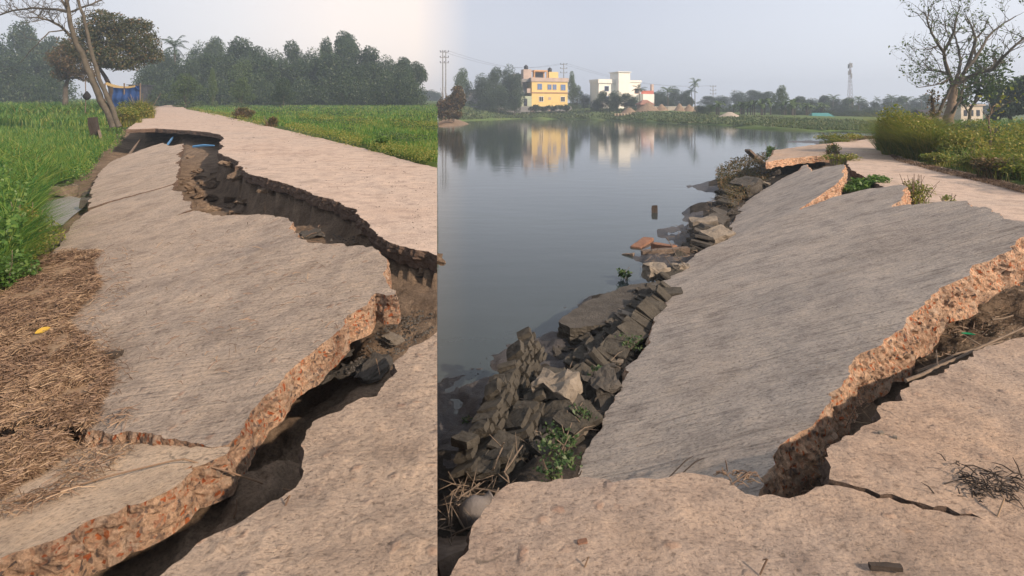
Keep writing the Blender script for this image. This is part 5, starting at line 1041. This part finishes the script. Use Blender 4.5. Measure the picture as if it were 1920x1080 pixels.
# ------------------------------------------------------------ rubble
def rough_box(mb, c, ax, dims, amp=.03, n=4, seed=0):
    """lumpy block: ax = three unit vectors"""
    vs = {}; V = []; Fs = []
    def vid(i, j, k):
        key = (i, j, k)
        if key not in vs:
            p = Vector((i/n-.5, j/n-.5, k/n-.5)); q = ax[0]*p.x*dims[0]+ax[1]*p.y*dims[1]+ax[2]*p.z*dims[2]
            e_ = sum(1 for t in (i, j, k) if t in (0, n)); q *= (1, 1, .985, .955)[e_]
            w_ = c+q; q = q+Vector((nz(w_+Vector((seed, 0, 0)), 5/max(.1, max(dims))*.5, 3), nz(w_+Vector((0, seed, 9)), 5/max(.1, max(dims))*.5, 3), nz(w_+Vector((4, 0, seed)), 5/max(.1, max(dims))*.5, 3)))*amp
            vs[key] = len(V); V.append(c+q)
        return vs[key]
    for i in range(n):
        for j in range(n):
            for a, b_ in ((0, 0), (n, 1)):
                for f in (lambda x, y: (x, y, a), lambda x, y: (a, x, y), lambda x, y: (y, a, x)):
                    q = [vid(*f(i, j)), vid(*f(i+1, j)), vid(*f(i+1, j+1)), vid(*f(i, j+1))]
                    Fs.append(q if b_ else q[::-1])
    mb.add(V, Fs)
def axes(rz, rx=0, ry=0):
    from mathutils import Euler
    m_ = Euler((rx, ry, rz)).to_matrix(); return [m_.col[i].copy() for i in range(3)]
def block(name, px, py, z, dims, rot, mat, label, cat, amp=.02, n=5, group=None, s=0, lift=.35, seed=0):
    p = PZ(px, py, z, s)+Vector((0, 0, dims[2]*lift)); mb = MB(); rough_box(mb, Vector(), axes(*rot), dims, amp, n, seed+px*.01); o = mb.build(name, mat); o.location = p; return tag(o, label, cat, group)
rocks = []
for i in range(8):
    mb = MB(); d = (random.uniform(.8, 1.2), random.uniform(.6, .9), random.uniform(.4, .7)); rough_box(mb, Vector(), axes(0, random.uniform(-.3, .3), random.uniform(-.3, .3)), d, .22, 4, i*3.7)
    rocks.append(mb)
rock_me = []
def rock_src(i, mat):
    mb = rocks[i]; return npmesh('rock', mb.v, [q for f in mb.f for q in f], [4]*len(mb.f), mat, mb.t)
RM = [rock_src(i, M['rock']) for i in range(8)]; RL_ = [rock_src(i, M['rockl']) for i in range(4)]; RB = [rock_src(i+2, M['brick']) for i in range(4)]; rock_dirt = [rock_src(i, M['dirt']) for i in range(4)]
bankpoly = [(905, 905), (950, 780), (1010, 690), (1080, 640), (1180, 600), (1205, 540), (1290, 462), (1300, 420), (1340, 370), (1370, 340), (1440, 322), (1470, 322), (1385, 392), (1372, 440), (1300, 480), (1250, 515), (1242, 560), (1220, 620), (1175, 700), (1140, 760), (1075, 885)]
pts_ = sample(bankpoly, 290)
spine_ = [(890, 930), (1000, 680), (1100, 655), (1105, 760), (1010, 900)]
ok_ = ~inside(pts_, np.array(spine_, float)) | (rng.random(len(pts_)) < .12); pts_ = pts_[ok_]
for x, y in pts_:
    p = PZ(x, y, -.85); z = rterr(p.x, p.y); p = PZ(x, y, z); s_ = random.choice((.05, .07, .09, .12, .18))*random.uniform(.8, 1.2)*(1+.05*p.y)
    kd = random.choices((0, 1, 2), (.5, .32, .18))[0]; me = random.choice((RM, RB, RL_)[kd]); zn = 'near' if y > 780 else ('lower' if y > 660 else ('middle' if y > 540 else ('upper' if y > 420 else 'far'))); sd__ = 'water side of ' if x < np.interp(y, [322, 480, 560, 700, 905], [1420, 1265, 1190, 1070, 960]) else 'slab side of '; o = link('rubble_stone', me, loc=(p.x, p.y, z+s_*.12)); o.scale = (s_*1.3, s_, s_*random.uniform(.5, .9)); o.rotation_euler = (random.uniform(-.5, .5), random.uniform(-.5, .5), random.uniform(0, 6.3))
    ds = ('grey broken stone', 'dark mossy brick piece', 'pale concrete chunk')[kd]; ph = {'near': 'the rubble beneath the leaning brick spine', 'lower': 'the rubble by the pale topped block', 'middle': 'the rubble by the flat block', 'upper': 'the rubble by the pale log', 'far': 'the rubble below the brush'}[zn]
    tag(o, ds+' on the '+sd__+ph, 'stone', ds+'s, '+zn+' rubble, '+sd__[:5])
def masonry(name, A, B, wd, hg, courses, lean, bl, label, mat, pro=None, seed=0, gap=.88):
    r_ = random.Random(seed); d = (B-A); L = d.length; dx = d.normalized(); up = Vector((0, 0, 1)); sd_ = dx.cross(up).normalized(); up2 = (up*math.cos(lean)+sd_*math.sin(lean)).normalized(); sd2 = dx.cross(up2).normalized()
    mb = MB()
    for c in range(courses):
        t = -r_.random()*bl
        while t < L:
            l_ = bl*r_.uniform(.6, 1.4)
            if r_.random() < (.9 if c < courses-1 else .5): jt = .06 if c < courses-1 else .2; d1 = (dx+up2*r_.gauss(0, jt)+sd2*r_.gauss(0, jt)).normalized(); u1 = (up2+sd2*r_.gauss(0, jt)); u1 = (u1-d1*u1.dot(d1)).normalized(); rough_box(mb, dx*(t+l_/2)+up2*(hg/courses)*(c+.5+r_.uniform(-.1, .1))+sd2*r_.uniform(-.1, .1)*wd, [d1, u1.cross(d1), u1], (l_*r_.uniform(.85, 1), wd*r_.uniform(.75, 1.05), hg/courses*gap*r_.uniform(.7, 1.15)), .010, 3, r_.random()*9)
            t += l_
    o = mb.build(name, mat); o.location = A; return tag(o, label, 'masonry')
masonry('fallen_wall', PZ(900, 930, -.82), PZ(1012, 682, -.80), .16, .34, 6, -.45, .13, 'long leaning spine of dark mossy brickwork rising from the near bank', M['brick'], seed=1)
masonry('fallen_wall', PZ(930, 930, -.8), PZ(1045, 735, -.8), .22, .20, 4, -.35, .14, 'second course row leaning against the right flank of the long spine', M['brick'], seed=8)
masonry('fallen_wall', PZ(1055, 770, -.9), PZ(1250, 560, -.86), .30, .22, 5, .5, .2, 'layered dark brick courses running along the bank beside the grey slab', M['brick'], seed=2)
masonry('fallen_wall', PZ(1085, 700, -1.05), PZ(1255, 530, -.95), .28, .16, 4, .35, .22, 'lower row of dark layered bricks nearer the pond', M['brick'], seed=3)
masonry('fallen_wall', PZ(1010, 860, -.75), PZ(1110, 790, -.72), .22, .16, 2, .3, .15, 'short curved row of dark bricks above the green creepers', M['brick'], seed=4)
masonry('fallen_wall', PZ(1310, 465, -.98), PZ(1350, 405, -.95), .4, .22, 3, .3, .26, 'broken brickwork pile midway along the far bank', M['rock'], seed=5)
masonry('fallen_wall', PZ(1360, 390, -.95), PZ(1390, 350, -.92), .5, .35, 3, .2, .4, 'dark masonry lumps farther up the bank below the pointed slab', M['brick'], seed=6)
block('masonry_chunk', 1042, 745, -.66, (.34, .22, .13), (R(-35), R(18), R(-14)), M['rockl'], 'upper pale topped masonry block on the leaning brick pile', 'masonry', .05, 7, lift=.7)
block('masonry_chunk', 1040, 775, -.74, (.36, .24, .11), (R(-30), R(20), R(-16)), M['rock'], 'middle brown masonry block under the pale topped one', 'masonry', .05, 7)
block('masonry_chunk', 1030, 815, -.82, (.36, .26, .2), (R(-28), R(16), R(-12)), M['brick'], 'large dark masonry block at the bottom of the leaning pile', 'masonry', .05, 7)
block('masonry_chunk', 945, 770, -1.0, (.34, .22, .16), (R(35), R(25), R(12)), M['brick'], 'dark block with a pale rim lying at the water left of the leaning pile', 'masonry', .03, 6)
block('masonry_chunk', 1130, 745, -.75, (.24, .22, .2), (R(20), R(10), R(-8)), M['rock'], 'grey angular boulder between the leaning pile and the grey slab', 'masonry', .05, 6)
block('masonry_chunk', 1230, 520, -.92, (.34, .24, .22), (R(10), R(6), R(4)), M['rockl'], 'pale rounded stone at the end of the flat dark slab', 'masonry', .04, 6)
block('masonry_chunk', 1275, 510, -.85, (.28, .16, .14), (R(40), R(6), R(4)), M['rockl'], 'small tan stone right of the pale rounded one', 'masonry', .03, 6)
block('masonry_chunk', 1320, 425, -.85, (.55, .35, .2), (R(-5), R(6), R(-6)), M['rockl'], 'pale wedge shaped block on the far rubble', 'masonry', .04, 6)
block('masonry_chunk', 1345, 450, -.9, (.6, .35, .2), (R(30), R(16), R(-6)), M['rockl'], 'pale slabby block below the wedge shaped one', 'masonry', .04, 6)
block('masonry_chunk', 1400, 365, -.85, (.7, .6, .5), (R(30), R(6), R(-16)), M['rock'], 'dark cubic block up the bank under the brush', 'masonry', .06, 6)
slab('flat_block', poly([(1047, 605), (1085, 575), (1130, 552), (1180, 535), (1225, 532), (1240, 548), (1215, 575), (1190, 598), (1150, 612), (1110, 612), (1070, 618)], (0, .02, -1.0)), (0, .02, -1.0), .26, M['rock'], M['brick'], 'flat dark concrete block lying half in the pond', 'concrete block', jit=.04, und=.05, rough=.04)
# loose twigs and dry debris over the bank
def sticks(name, regs, r0, L0, L1, mat, label, cat):
    V = []; n0 = 0; Fs = []; T = []
    for pg, n, z in regs:
        C = unproj(sample(pg, n), 0, 0, z)
        for p in C:
            zz = rterr(p[0], p[1]) if z < -.3 else p[2]; a = Vector((p[0], p[1], zz+.02+.06*random.random())); d = Vector((random.gauss(0, 1), random.gauss(0, 1), random.gauss(0, .35))).normalized()*random.uniform(L0, L1)*(1+.06*p[1]); sd_ = d.cross(Vector((0, 0, 1))).normalized(); r = r0*(1+.12*p[1]); up = Vector((0, 0, r*1.5))
            m_ = a+d*.5+Vector((0, 0, random.uniform(-.1, .15)*d.length)); k = len(V); V += [a-sd_*r, a+sd_*r, a+up, m_-sd_*r, m_+sd_*r, m_+up, a+d]; T += [random.random()]*7
            Fs += [(k, k+1, k+4, k+3), (k+1, k+2, k+5, k+4), (k+2, k, k+3, k+5), (k+3, k+4, k+6), (k+4, k+5, k+6), (k+5, k+3, k+6)]
    o = link(name, npmesh(name, [tuple(v) for v in V], [i for f in Fs for i in f], [len(f) for f in Fs], mat, T)); return tag(o, label, cat, kind='stuff')
sticks('twigs', [(bankpoly, 420, -.85), ([(830, 1060), (840, 960), (900, 900), (960, 910), (900, 960), (870, 1030)], 70, -.75), ([(1200, 500), (1260, 440), (1330, 380), (1440, 300), (1440, 330), (1360, 400), (1290, 490)], 350, -.95)], .002, .05, .18, M['twig'], 'loose dry twigs and reeds strewn over the dark pond bank', 'twigs')
sticks('twigs', [([(1700, 710), (1760, 600), (1850, 560), (1920, 520), (1920, 630), (1830, 660)], 160, -.33), ([(1480, 920), (1560, 850), (1690, 740), (1640, 780), (1540, 900)], 120, -.42)], .0015, .03, .12, M['straw'], 'dry twigs and roots lying in the gap beside the orange edge', 'twigs')
# timbers at the pond
def plank(name, a, b_, w_, t, mat, label, cat='timber', n=8):
    mb = MB(); d = b_-a; dx = d.normalized(); sd_ = dx.cross(Vector((0, 0, 1)))
    sd_ = sd_.normalized() if sd_.length > .05 else Vector((1, 0, 0)); up = dx.cross(sd_).normalized(); rough_box(mb, d/2, [dx, sd_, up], (d.length*1.04, w_, t), .015, n, a.x); o = mb.build(name, mat); o.location = a; return tag(o, label, cat)
plank('timber', PZ(1228, 418, -1.35), PD(1227, 388, 15.6), .15, .15, M['darkbark'], 'short dark wooden stump standing in the pond', n=5)
plank('timber', PZ(1428, 306, -.9), PD(1402, 282, 27), .28, .12, M['wood'], 'leaning plank post at the corner of the small level slab')
plank('timber', PZ(1290, 470, -1.0), PZ(1205, 476, -1.05), .13, .13, M['wood'], 'pale log lying from the rubble into the pond')
plank('brick_lump', PZ(1192, 470, -1.15), PD(1216, 452, 12.2), .22, .16, M['brickr'], 'reddish slanted brick lump at the log end', 'brick')
plank('timber', PZ(1225, 462, -1.05), PZ(1265, 468, -1.02), .16, .14, M['brickr'], 'reddish brown beam behind the pale log')
plank('timber', PZ(1168, 479, -1.12), PZ(1188, 478, -1.08), .08, .06, M['wood'], 'tiny sliver of wood floating left of the log')
plank('timber', PZ(1273, 425, -1.2), PD(1274, 414, 14.8), .03, .03, M['darkbark'], 'tiny dark stick tip poking from the pond', n=3)
# jar and stump, bottom left of the right bank
jp = PZ(868, 1010, -.72); mb = MB(); prof_ = [(-.02, .02), (0, .05), (.03, .085), (.09, .095), (.14, .085), (.17, .05), (.19, .038), (.22, .04), (.23, .048), (.235, .03)]
mb.tube([(0, 0, z*.85) for z, r in prof_], [r*.8 for z, r in prof_], 18); j = mb.build('clay_jar', plain('grey_clay', (.17, .155, .145), .8, .3, 12), smooth=True); j.location = jp+Vector((0, 0, .09)); j.rotation_euler = (0, R(62), R(25)); tag(j, 'grey clay jar lying among branches at the near bank', 'jar')
plank('timber', PZ(822, 1040, -.8), PZ(868, 1075, -.65), .22, .18, M['wood'], 'splintered weathered log end in the near bank corner', n=8)
for i, pts in enumerate([[(840, 935, -.85), (900, 905, -.72), (925, 880, -.6), (940, 840, -.55), (945, 830, -.5)], [(822, 960, -.8), (870, 930, -.7), (920, 925, -.65), (940, 920, -.62)], [(822, 945, -.8), (860, 918, -.72), (900, 918, -.7), (950, 922, -.62)], [(835, 1000, -.75), (840, 970, -.68), (865, 930, -.62), (900, 905, -.6)], [(890, 915, -.65), (940, 925, -.62), (955, 905, -.55), (945, 885, -.5), (970, 850, -.5), (980, 835, -.5)], [(840, 1010, -.7), (870, 990, -.6), (900, 985, -.58), (935, 915, -.55)], [(822, 1020, -.7), (850, 1035, -.66), (880, 1040, -.6)], [(1700, 712, -.05), (1760, 690, -.06), (1840, 650, -.07), (1925, 612, -.06)], [(1720, 700, -.25), (1790, 665, -.22), (1880, 640, -.2)], [(1860, 600, -.2), (1900, 592, -.2), (1935, 600, -.18)], [(1250, 445, -.8), (1268, 480, -.75), (1285, 500, -.7)], [(1245, 480, -.85), (1260, 500, -.8), (1240, 515, -.85)]]):
    P_ = [PZ(*q) for q in pts]; S_ = []
    for a, b_ in zip(P_, P_[1:]): S_ += [a.lerp(b_, t)+Vector((nz(a, 9+t*5), 0, nz(b_, 9+t*5)))*.012 for t in (0, .5)]
    S_.append(P_[-1]); mb = MB(); r0 = .007 if i < 7 else (.012 if i < 9 else .008); mb.tube([q-P_[0] for q in S_], [r0*(1-.5*q/len(S_)) for q in range(len(S_))], 5)
    if i < 9:
        for q in range(2, len(S_)-1, 2): mb.tube([S_[q]-P_[0], S_[q]-P_[0]+Vector((random.uniform(-.1, .1), random.uniform(-.05, .1), random.uniform(.02, .1)))], [r0*.5, r0*.2], 4)
    o = mb.build('dead_branch', M['twig']); o.location = P_[0]
    tag(o, ['long grey branch climbing from the pond mud up the leaning brick spine', 'flat branch crossing the near bank, nearest above the clay jar', 'upper flat branch by the foot of the leaning brick spine', 'bowed branch rising left of the clay jar', 'forked branch standing highest against the dark bricks', 'thin branch passing over the clay jar', 'short branch lying below the clay jar'][i] if i < 7 else ['long dry stick lying across the right gap', 'thinner stick under the long one in the right gap', 'short stick at the right end of the gap', 'thin leaning twig over the pale log', 'bent twig by the pale log'][i-7], 'branch', 'branches on the near bank' if i < 7 else None)
# ------------------------------------------------------------ small things, left
block('brick', 175, 397, -.93, (.48, .24, .2), (R(25), R(5), R(6)), M['rock'], 'grey brick resting on the lower edge of the left slab', 'brick', .01, 4, s=SL, lift=.9)
block('brick', 208, 378, -.85, (.2, .18, .16), (R(35), R(5), R(6)), M['rockl'], 'small pale stone cube right of the grey brick', 'stone', .01, 4, s=SL, lift=.9)
block('brick', 118, 366, -.92, (.6, .34, .26), (R(22), R(-8), R(4)), M['wood'], 'brown broken masonry piece at the edge of the muddy puddle', 'brick', .05, 6, s=SL, lift=.4)
block('brick', 178, 265, -.75, (.4, .3, 1.5), (R(10), R(5), R(-8)), M['darkbark'], 'dark stump beside the leaning stake at the left', 'stump', .05, 5, s=SL)
plank('stake', PZ(192, 275, -.7, SL), PD(182, 230, 34), .13, .1, M['barkpale'], 'pale wooden stake leaning at the grass edge', 'stake')
mp_ = [(80, 395), (100, 380), (130, 372), (150, 378), (150, 392), (130, 405), (118, 420), (95, 425), (78, 412)]
mw, ntw, bw_ = newmat('puddle_water', .4, .5); bw_.inputs['Base Color'].default_value = (.22, .21, .2, 1)
pd_ = blob('puddle', [(x, y) for x, y in [(62, 400), (90, 378), (130, 366), (156, 372), (158, 390), (135, 410), (118, 428), (90, 432), (70, 420)]], 0, 0, mw)
for v_ in pd_.data.vertices: pass
pz = [PZ(x, y, -.90, SL) for x, y in [(62, 400), (90, 378), (130, 366), (156, 372), (158, 390), (135, 410), (118, 428), (90, 432), (70, 420)]]
bpy.data.objects.remove(pd_)
zc = sum(p.z for p in pz)/len(pz); mb = MB(); mb.add([(p.x, p.y, zc+.03) for p in pz], [tuple(range(len(pz)))]); o = mb.build('puddle', mw); tag(o, kind='structure')
for i in range(16):
    x, y = random.choice([(95, 440), (110, 345), (70, 455), (150, 365), (90, 430), (130, 350), (105, 460)]); x += random.uniform(-15, 15); y += random.uniform(-10, 10); p = PZ(x, y, -.9, SL); z = max(lterr(p.x, p.y), -.95+SL*p.y); s_ = random.uniform(.1, .28)
    o = link('rubble_stone', random.choice(RM+RL_), loc=(p.x, p.y, z+.02)); o.scale = (s_*1.2, s_, s_*.6); o.rotation_euler = (random.uniform(-.3, .3), random.uniform(-.3, .3), random.random()*6); tag(o, 'dark stone around the muddy puddle left of the slabs', 'stone', 'stones around the left puddle')
gappoly = [(350, 280), (400, 300), (440, 330), (520, 370), (600, 400), (650, 430), (560, 430), (540, 400), (440, 392), (360, 385), (340, 330)]
for x, y in sample(gappoly, 60):
    p = PZ(x, y, -.7, SL); z = lterr(p.x, p.y); s_ = random.uniform(.12, .4); o = link('soil_clod', rock_dirt[random.randint(0, 3)], loc=(p.x, p.y, z+.02)); o.scale = (s_*1.4, s_, s_*.6); o.rotation_euler = (random.uniform(-.4, .4), random.uniform(-.4, .4), random.random()*6); zz_ = 'far end' if y < 330 else ('middle' if y < 365 else ('near end' if x > 470 else 'slab side')); ss_ = 'big' if s_ > .26 else 'small'; tag(o, ss_+' dark soil lump at the '+zz_+' of the deep far gap', 'soil clod', ss_+' soil clods, '+zz_+' of the gap')
for i, (x, y, z, s_, l, lt) in enumerate([(665, 690, -.4, .18, 'grey flat stone in the near gap below the orange tip', 0), (700, 690, -.36, .2, 'rounded grey stone at the slab edge in the near gap', 0), (735, 634, -.33, .13, 'pale curved shard lying in the near gap', 1), (800, 520, -.3, .12, 'grey shard in the gap near the road cut at the right of the left road', 0), (610, 705, -.42, .18, 'dark stone bridging the black hole', 0), (455, 915, -.62, .16, 'brown stone in the gap under the broken corner', 0), (343, 1003, -.58, .05, 'small upright pinkish pebble in the lowest gap', 1), (700, 560, -.36, .14, 'crumbled lump below the slab tip', 0), (505, 955, -.6, .12, 'dark stone at the bottom of the near gap', 0), (640, 660, -.42, .15, 'stone wedged beneath the brick chip edge', 0), (580, 440, -.4, .3, 'flat soil lump at the head of the near gap', 0)]):
    p = PZ(x, y, z, SL); o = link('stone', (RL_ if lt else RM)[i % 4], loc=p); o.scale = (s_*1.3, s_, s_*.45); o.rotation_euler = (.1, -.15, i*1.3); tag(o, l, 'stone')
for i, (pts, r0, mt, l, nm) in enumerate([([(0, 953, .02, SL0), (90, 935, .02, SL0), (200, 905, .03, SL0), (320, 872, .02, SL0), (345, 868, .02, SL0)], .004, 'twig', 'long dry stalk lying across the bottom left slab', 'stalk'),
        ([(1060, 0, 0, None)], 0, '', '', '')][:1]):
    P_ = [P(x, y, pl)+Vector((0, 0, dz)) for x, y, dz, pl in pts]+[PZ(430, 885, -.28, SL), PZ(520, 915, -.5, SL), PZ(560, 922, -.45, SL)]; mb = MB(); mb.tube([q-P_[0] for q in P_], .0045, 5); o = mb.build(nm, M['straw']); o.location = P_[0]; tag(o, l, nm)
def strip(name, a, b_, r, mat, label, cat): mb = MB(); mb.tube([Vector(), (b_-a)*.5+Vector((.02, 0, .03)), b_-a], [r, r, r*.5], 5); o = mb.build(name, mat); o.location = a; return tag(o, label, cat)
strip('pipe', PZ(235, 300, -.85, SL), PZ(262, 262, -.6, SL), .05, M['barkpale'], 'pale pipe leaning in the dark cavity under the far road', 'pipe')
mbl = plain('blue_plastic', (.08, .22, .42), .5, .2, 5); strip('plastic_strip', PZ(362, 275, -.36, SL), PZ(402, 273, -.3, SL), .05, mbl, 'light blue plastic strip across the soil shelf', 'plastic'); strip('plastic_strip', PZ(315, 270, -.5, SL), PZ(325, 256, -.4, SL), .05, mbl, 'torn bluish rag in the dark cavity', 'rag')
strip('straw_stem', PZ(426, 1005, -.55, SL), PZ(444, 936, -.35, SL), .004, M['straw'], 'upright straw in the bottom gap', 'straw stem'); strip('straw_stem', PZ(688, 655, -.36, SL), PZ(712, 702, -.34, SL), .005, M['straw'], 'bent straw on the soil of the near gap', 'straw stem')
strip('straw_stem', PZ(534, 950, .005, SL), PZ(533, 938, .01, SL), .004, M['straw'], 'short bit of straw on the near slab rim', 'straw stem')
def leafobj(name, p, L, w_, rz, mat, label, curl=.3, tilt=(0, 0)):
    vs = []; n = 8
    for i in range(n+1):
        t = i/n; hw = w_/2*math.sin(math.pi*min(1, t*.96+.02))**.7
        for s_ in (-1, 0, 1): vs.append(((t-.5)*L, s_*hw, curl*L*(abs(t-.5)**2)+abs(s_)*hw*.5))
    fs = [(i*3+k, (i+1)*3+k, (i+1)*3+k+1, i*3+k+1) for i in range(n) for k in range(2)]
    mb = MB(); mb.add(vs, fs); o = mb.build(name, mat); o.location = p; o.rotation_euler = (tilt[0], tilt[1], rz); return tag(o, label, 'leaf')
ml_ = plain('yellow_leaf', (.42, .28, .04), .6, .2, 12); leafobj('fallen_leaf', P(80, 638, SLL)+Vector((0, 0, .08)), .11, .06, .9, ml_, 'yellow fallen leaf lying on the straw', tilt=(.5, -.2))
mb = MB(); rough_box(mb, Vector(), axes(.25), (.2, .07, .035), .03, 6, 2); o = mb.build('bark_piece', M['darkbark']); o.location = P(200, 672, SLL)+Vector((0, 0, .02)); tag(o, 'dark curled piece of bark on the edge of the straw', 'bark')
for x, y in [(500, 345), (530, 355), (565, 370), (600, 388), (640, 402), (660, 420), (690, 455), (720, 470), (745, 482), (770, 492), (790, 498), (812, 505), (800, 515), (760, 500), (730, 490), (455, 335), (430, 310)]:
    p = PZ(x+random.uniform(-8, 2), y+random.uniform(4, 14), -.36, SL); z = lterr(p.x, p.y); s_ = random.uniform(.10, .22); o = link('soil_clod', RM[random.randint(0, 7)], loc=(p.x, p.y, z+.03)); o.data = rock_dirt[random.randint(0, 3)]; o.scale = (s_*1.5, s_, s_*.7); o.rotation_euler = (random.uniform(-.4, .4), random.uniform(-.4, .4), random.random()*6)
    tag(o, 'crumbled soil lump at the foot of the '+('near' if x > 650 else 'far')+' road cut', 'soil clod', 'soil lumps under the '+('near' if x > 650 else 'far')+' road cut')
# ------------------------------------------------------------ small things, right
mgp = plain('green_plastic', (.01, .22, .10), .4, .2, 8); leafobj('plastic_scrap', PZ(1816, 628, -.22), .10, .05, -.3, mgp, 'green plastic scrap in the soil gap on the right')
for i, (cx, cy, s_, n, l) in enumerate([(1862, 912, .16, 70, 'clump of dark dry roots on the bottom right slab'), (1860, 935, .14, 40, 'thin dry debris just below the dark root clump'), (1385, 898, .10, 34, 'dry grass tuft in the notch where the slabs meet')]):
    c0 = PZ(cx, cy, .0 if i < 2 else -.1); mb = MB()
    for _ in range(n):
        a = Vector((random.gauss(0, s_*.5), random.gauss(0, s_*.3), random.uniform(.003, s_*.25))); d = Vector((random.gauss(0, 1), random.gauss(0, .6), random.gauss(0, .25))).normalized()*random.uniform(.3, 1)*s_*.6; mb.tube([a, a+d*.5+Vector((0, 0, .01)), a+d], [.003, .0025, .001], 4)
    o = mb.build('root_clump', M['darkbark'] if i < 2 else M['straw']); o.location = c0; tag(o, l, 'debris', kind='stuff')
mb = MB(); rough_box(mb, Vector(), axes(-.1), (.11, .022, .015), .003, 5, 3); o = mb.build('twig_piece', M['darkbark']); o.location = PZ(1660, 1062, .012); tag(o, 'dark flat twig at the bottom right of the orange slab', 'twig')
mb = MB(); rough_box(mb, Vector(), axes(.1), (.035, .022, .015), .004, 5, 4); o = mb.build('brick_crumb', M['brickr']); o.location = PZ(1092, 1018, .01); tag(o, 'reddish crumb on the orange slab near its left end', 'crumb')
for i, (x, y) in enumerate([(1652, 812), (1678, 820)]):
    mb = MB(); rough_box(mb, Vector(), axes(i), (.022, .018, .014), .003, 3, i); o = mb.build('pebble', M['rockl']); o.location = PZ(x, y, .012); tag(o, ['left pebble of the pale pair on the right slab rim', 'right pebble of the pale pair on the right slab rim'][i], 'pebble')
for i, (a, b_, l) in enumerate([((1425, 1078, 0), (1430, 1050, .03), 'upright pale straw at the bottom edge of the slab'), ((1094, 1068, 0), (1092, 1052, .02), 'tiny pale straw left of the upright one at the bottom'), ((1372, 908, .01), (1420, 888, .03), 'golden straw across the slab notch'), ((1255, 895, -.35), (1300, 855, -.38), 'dark thin stalk on the grey slab above its near rim'), ((1270, 896, -.35), (1322, 858, -.36), 'second dark stalk beside the first on the grey slab'), ((1868, 975, .0), (1878, 925, .06), 'curved pale stem by the dark root clump')]):
    strip('straw_stem', PZ(*a), PZ(*b_), .0035, M['darkbark'] if i in (3, 4) else M['straw'], l, 'straw stem')
# crumbs of stone over the slabs and gaps: nobody could count them
def gravel(name, regs, label, mat):
    V = []; Fs = []; T = []
    for pg, n, pl, s0, s1 in regs:
        c = sample(pg, n); C = unproj(c, pl[0], pl[1], pl[2])
        for p in C:
            s_ = random.uniform(s0, s1)*(.6+.12*p[1]); b0 = len(V); tt = random.random(); q = [(1, 0, 0), (-.3, .9, 0), (-.8, -.5, 0), (.1, .1, .8), (.3, -.8, .1)]
            a = random.random()*6.3; ca, sa = math.cos(a), math.sin(a)
            for x, y, z in q: x, y = x*random.uniform(.6, 1.2), y*random.uniform(.5, 1); V.append((p[0]+s_*(x*ca-y*sa), p[1]+s_*(x*sa+y*ca), p[2]+s_*z*.8-.002)); T.append(tt)
            Fs += [(b0, b0+1, b0+3), (b0+1, b0+2, b0+3), (b0+2, b0+4, b0+3), (b0+4, b0, b0+3)]
    o = link(name, npmesh(name, V, [i for f in Fs for i in f], [3]*len(Fs), mat, T)); return tag(o, label, 'gravel', kind='stuff')
gl = (0, SL, 0)
gravel('gravel', [([(560, 830), (820, 640), (820, 1080), (320, 1080), (440, 1000)], 200, gl, .002, .005), ([(440, 320), (820, 480), (820, 320), (500, 240), (360, 210)], 300, gl, .004, .010), ([(560, 430), (700, 480), (780, 560), (690, 640), (640, 700), (700, 700), (740, 670), (815, 620), (815, 500), (700, 450)], 600, (0, SL, -.36), .006, .02), ([(350, 1040), (520, 920), (470, 900), (330, 980)], 500, (0, SL, -.6), .005, .016)], 'scattered grit and small stones on the left slabs and soil', M['rock'])
gravel('gravel', [([(900, 990), (1400, 950), (1920, 960), (1920, 1080), (870, 1080)], 300, G0, .002, .006), ([(1560, 850), (1920, 650), (1920, 960), (1650, 930)], 250, G0, .002, .007), ([(1700, 700), (1750, 600), (1850, 560), (1920, 520), (1920, 630), (1830, 660)], 200, (0, 0, -.3), .004, .012), ([(1100, 880), (1400, 450), (1800, 400), (1800, 500), (1450, 850)], 200, SR1, .003, .008), ([(830, 1060), (900, 930), (1060, 880), (1000, 760), (1180, 600), (1240, 540), (1170, 700)], 1500, (0, 0, -.83), .006, .03)], 'scattered grit and chips on the right slabs and bank', M['rockl'])
# scum and leaves on the water edge
gravel('floating_debris', [([(822, 850), (880, 790), (940, 690), (1040, 640), (1000, 630), (900, 670), (830, 780)], 60, (0, 0, -1.095), .003, .009)], 'tiny floating bits on the pond near the mud', M['mud'])
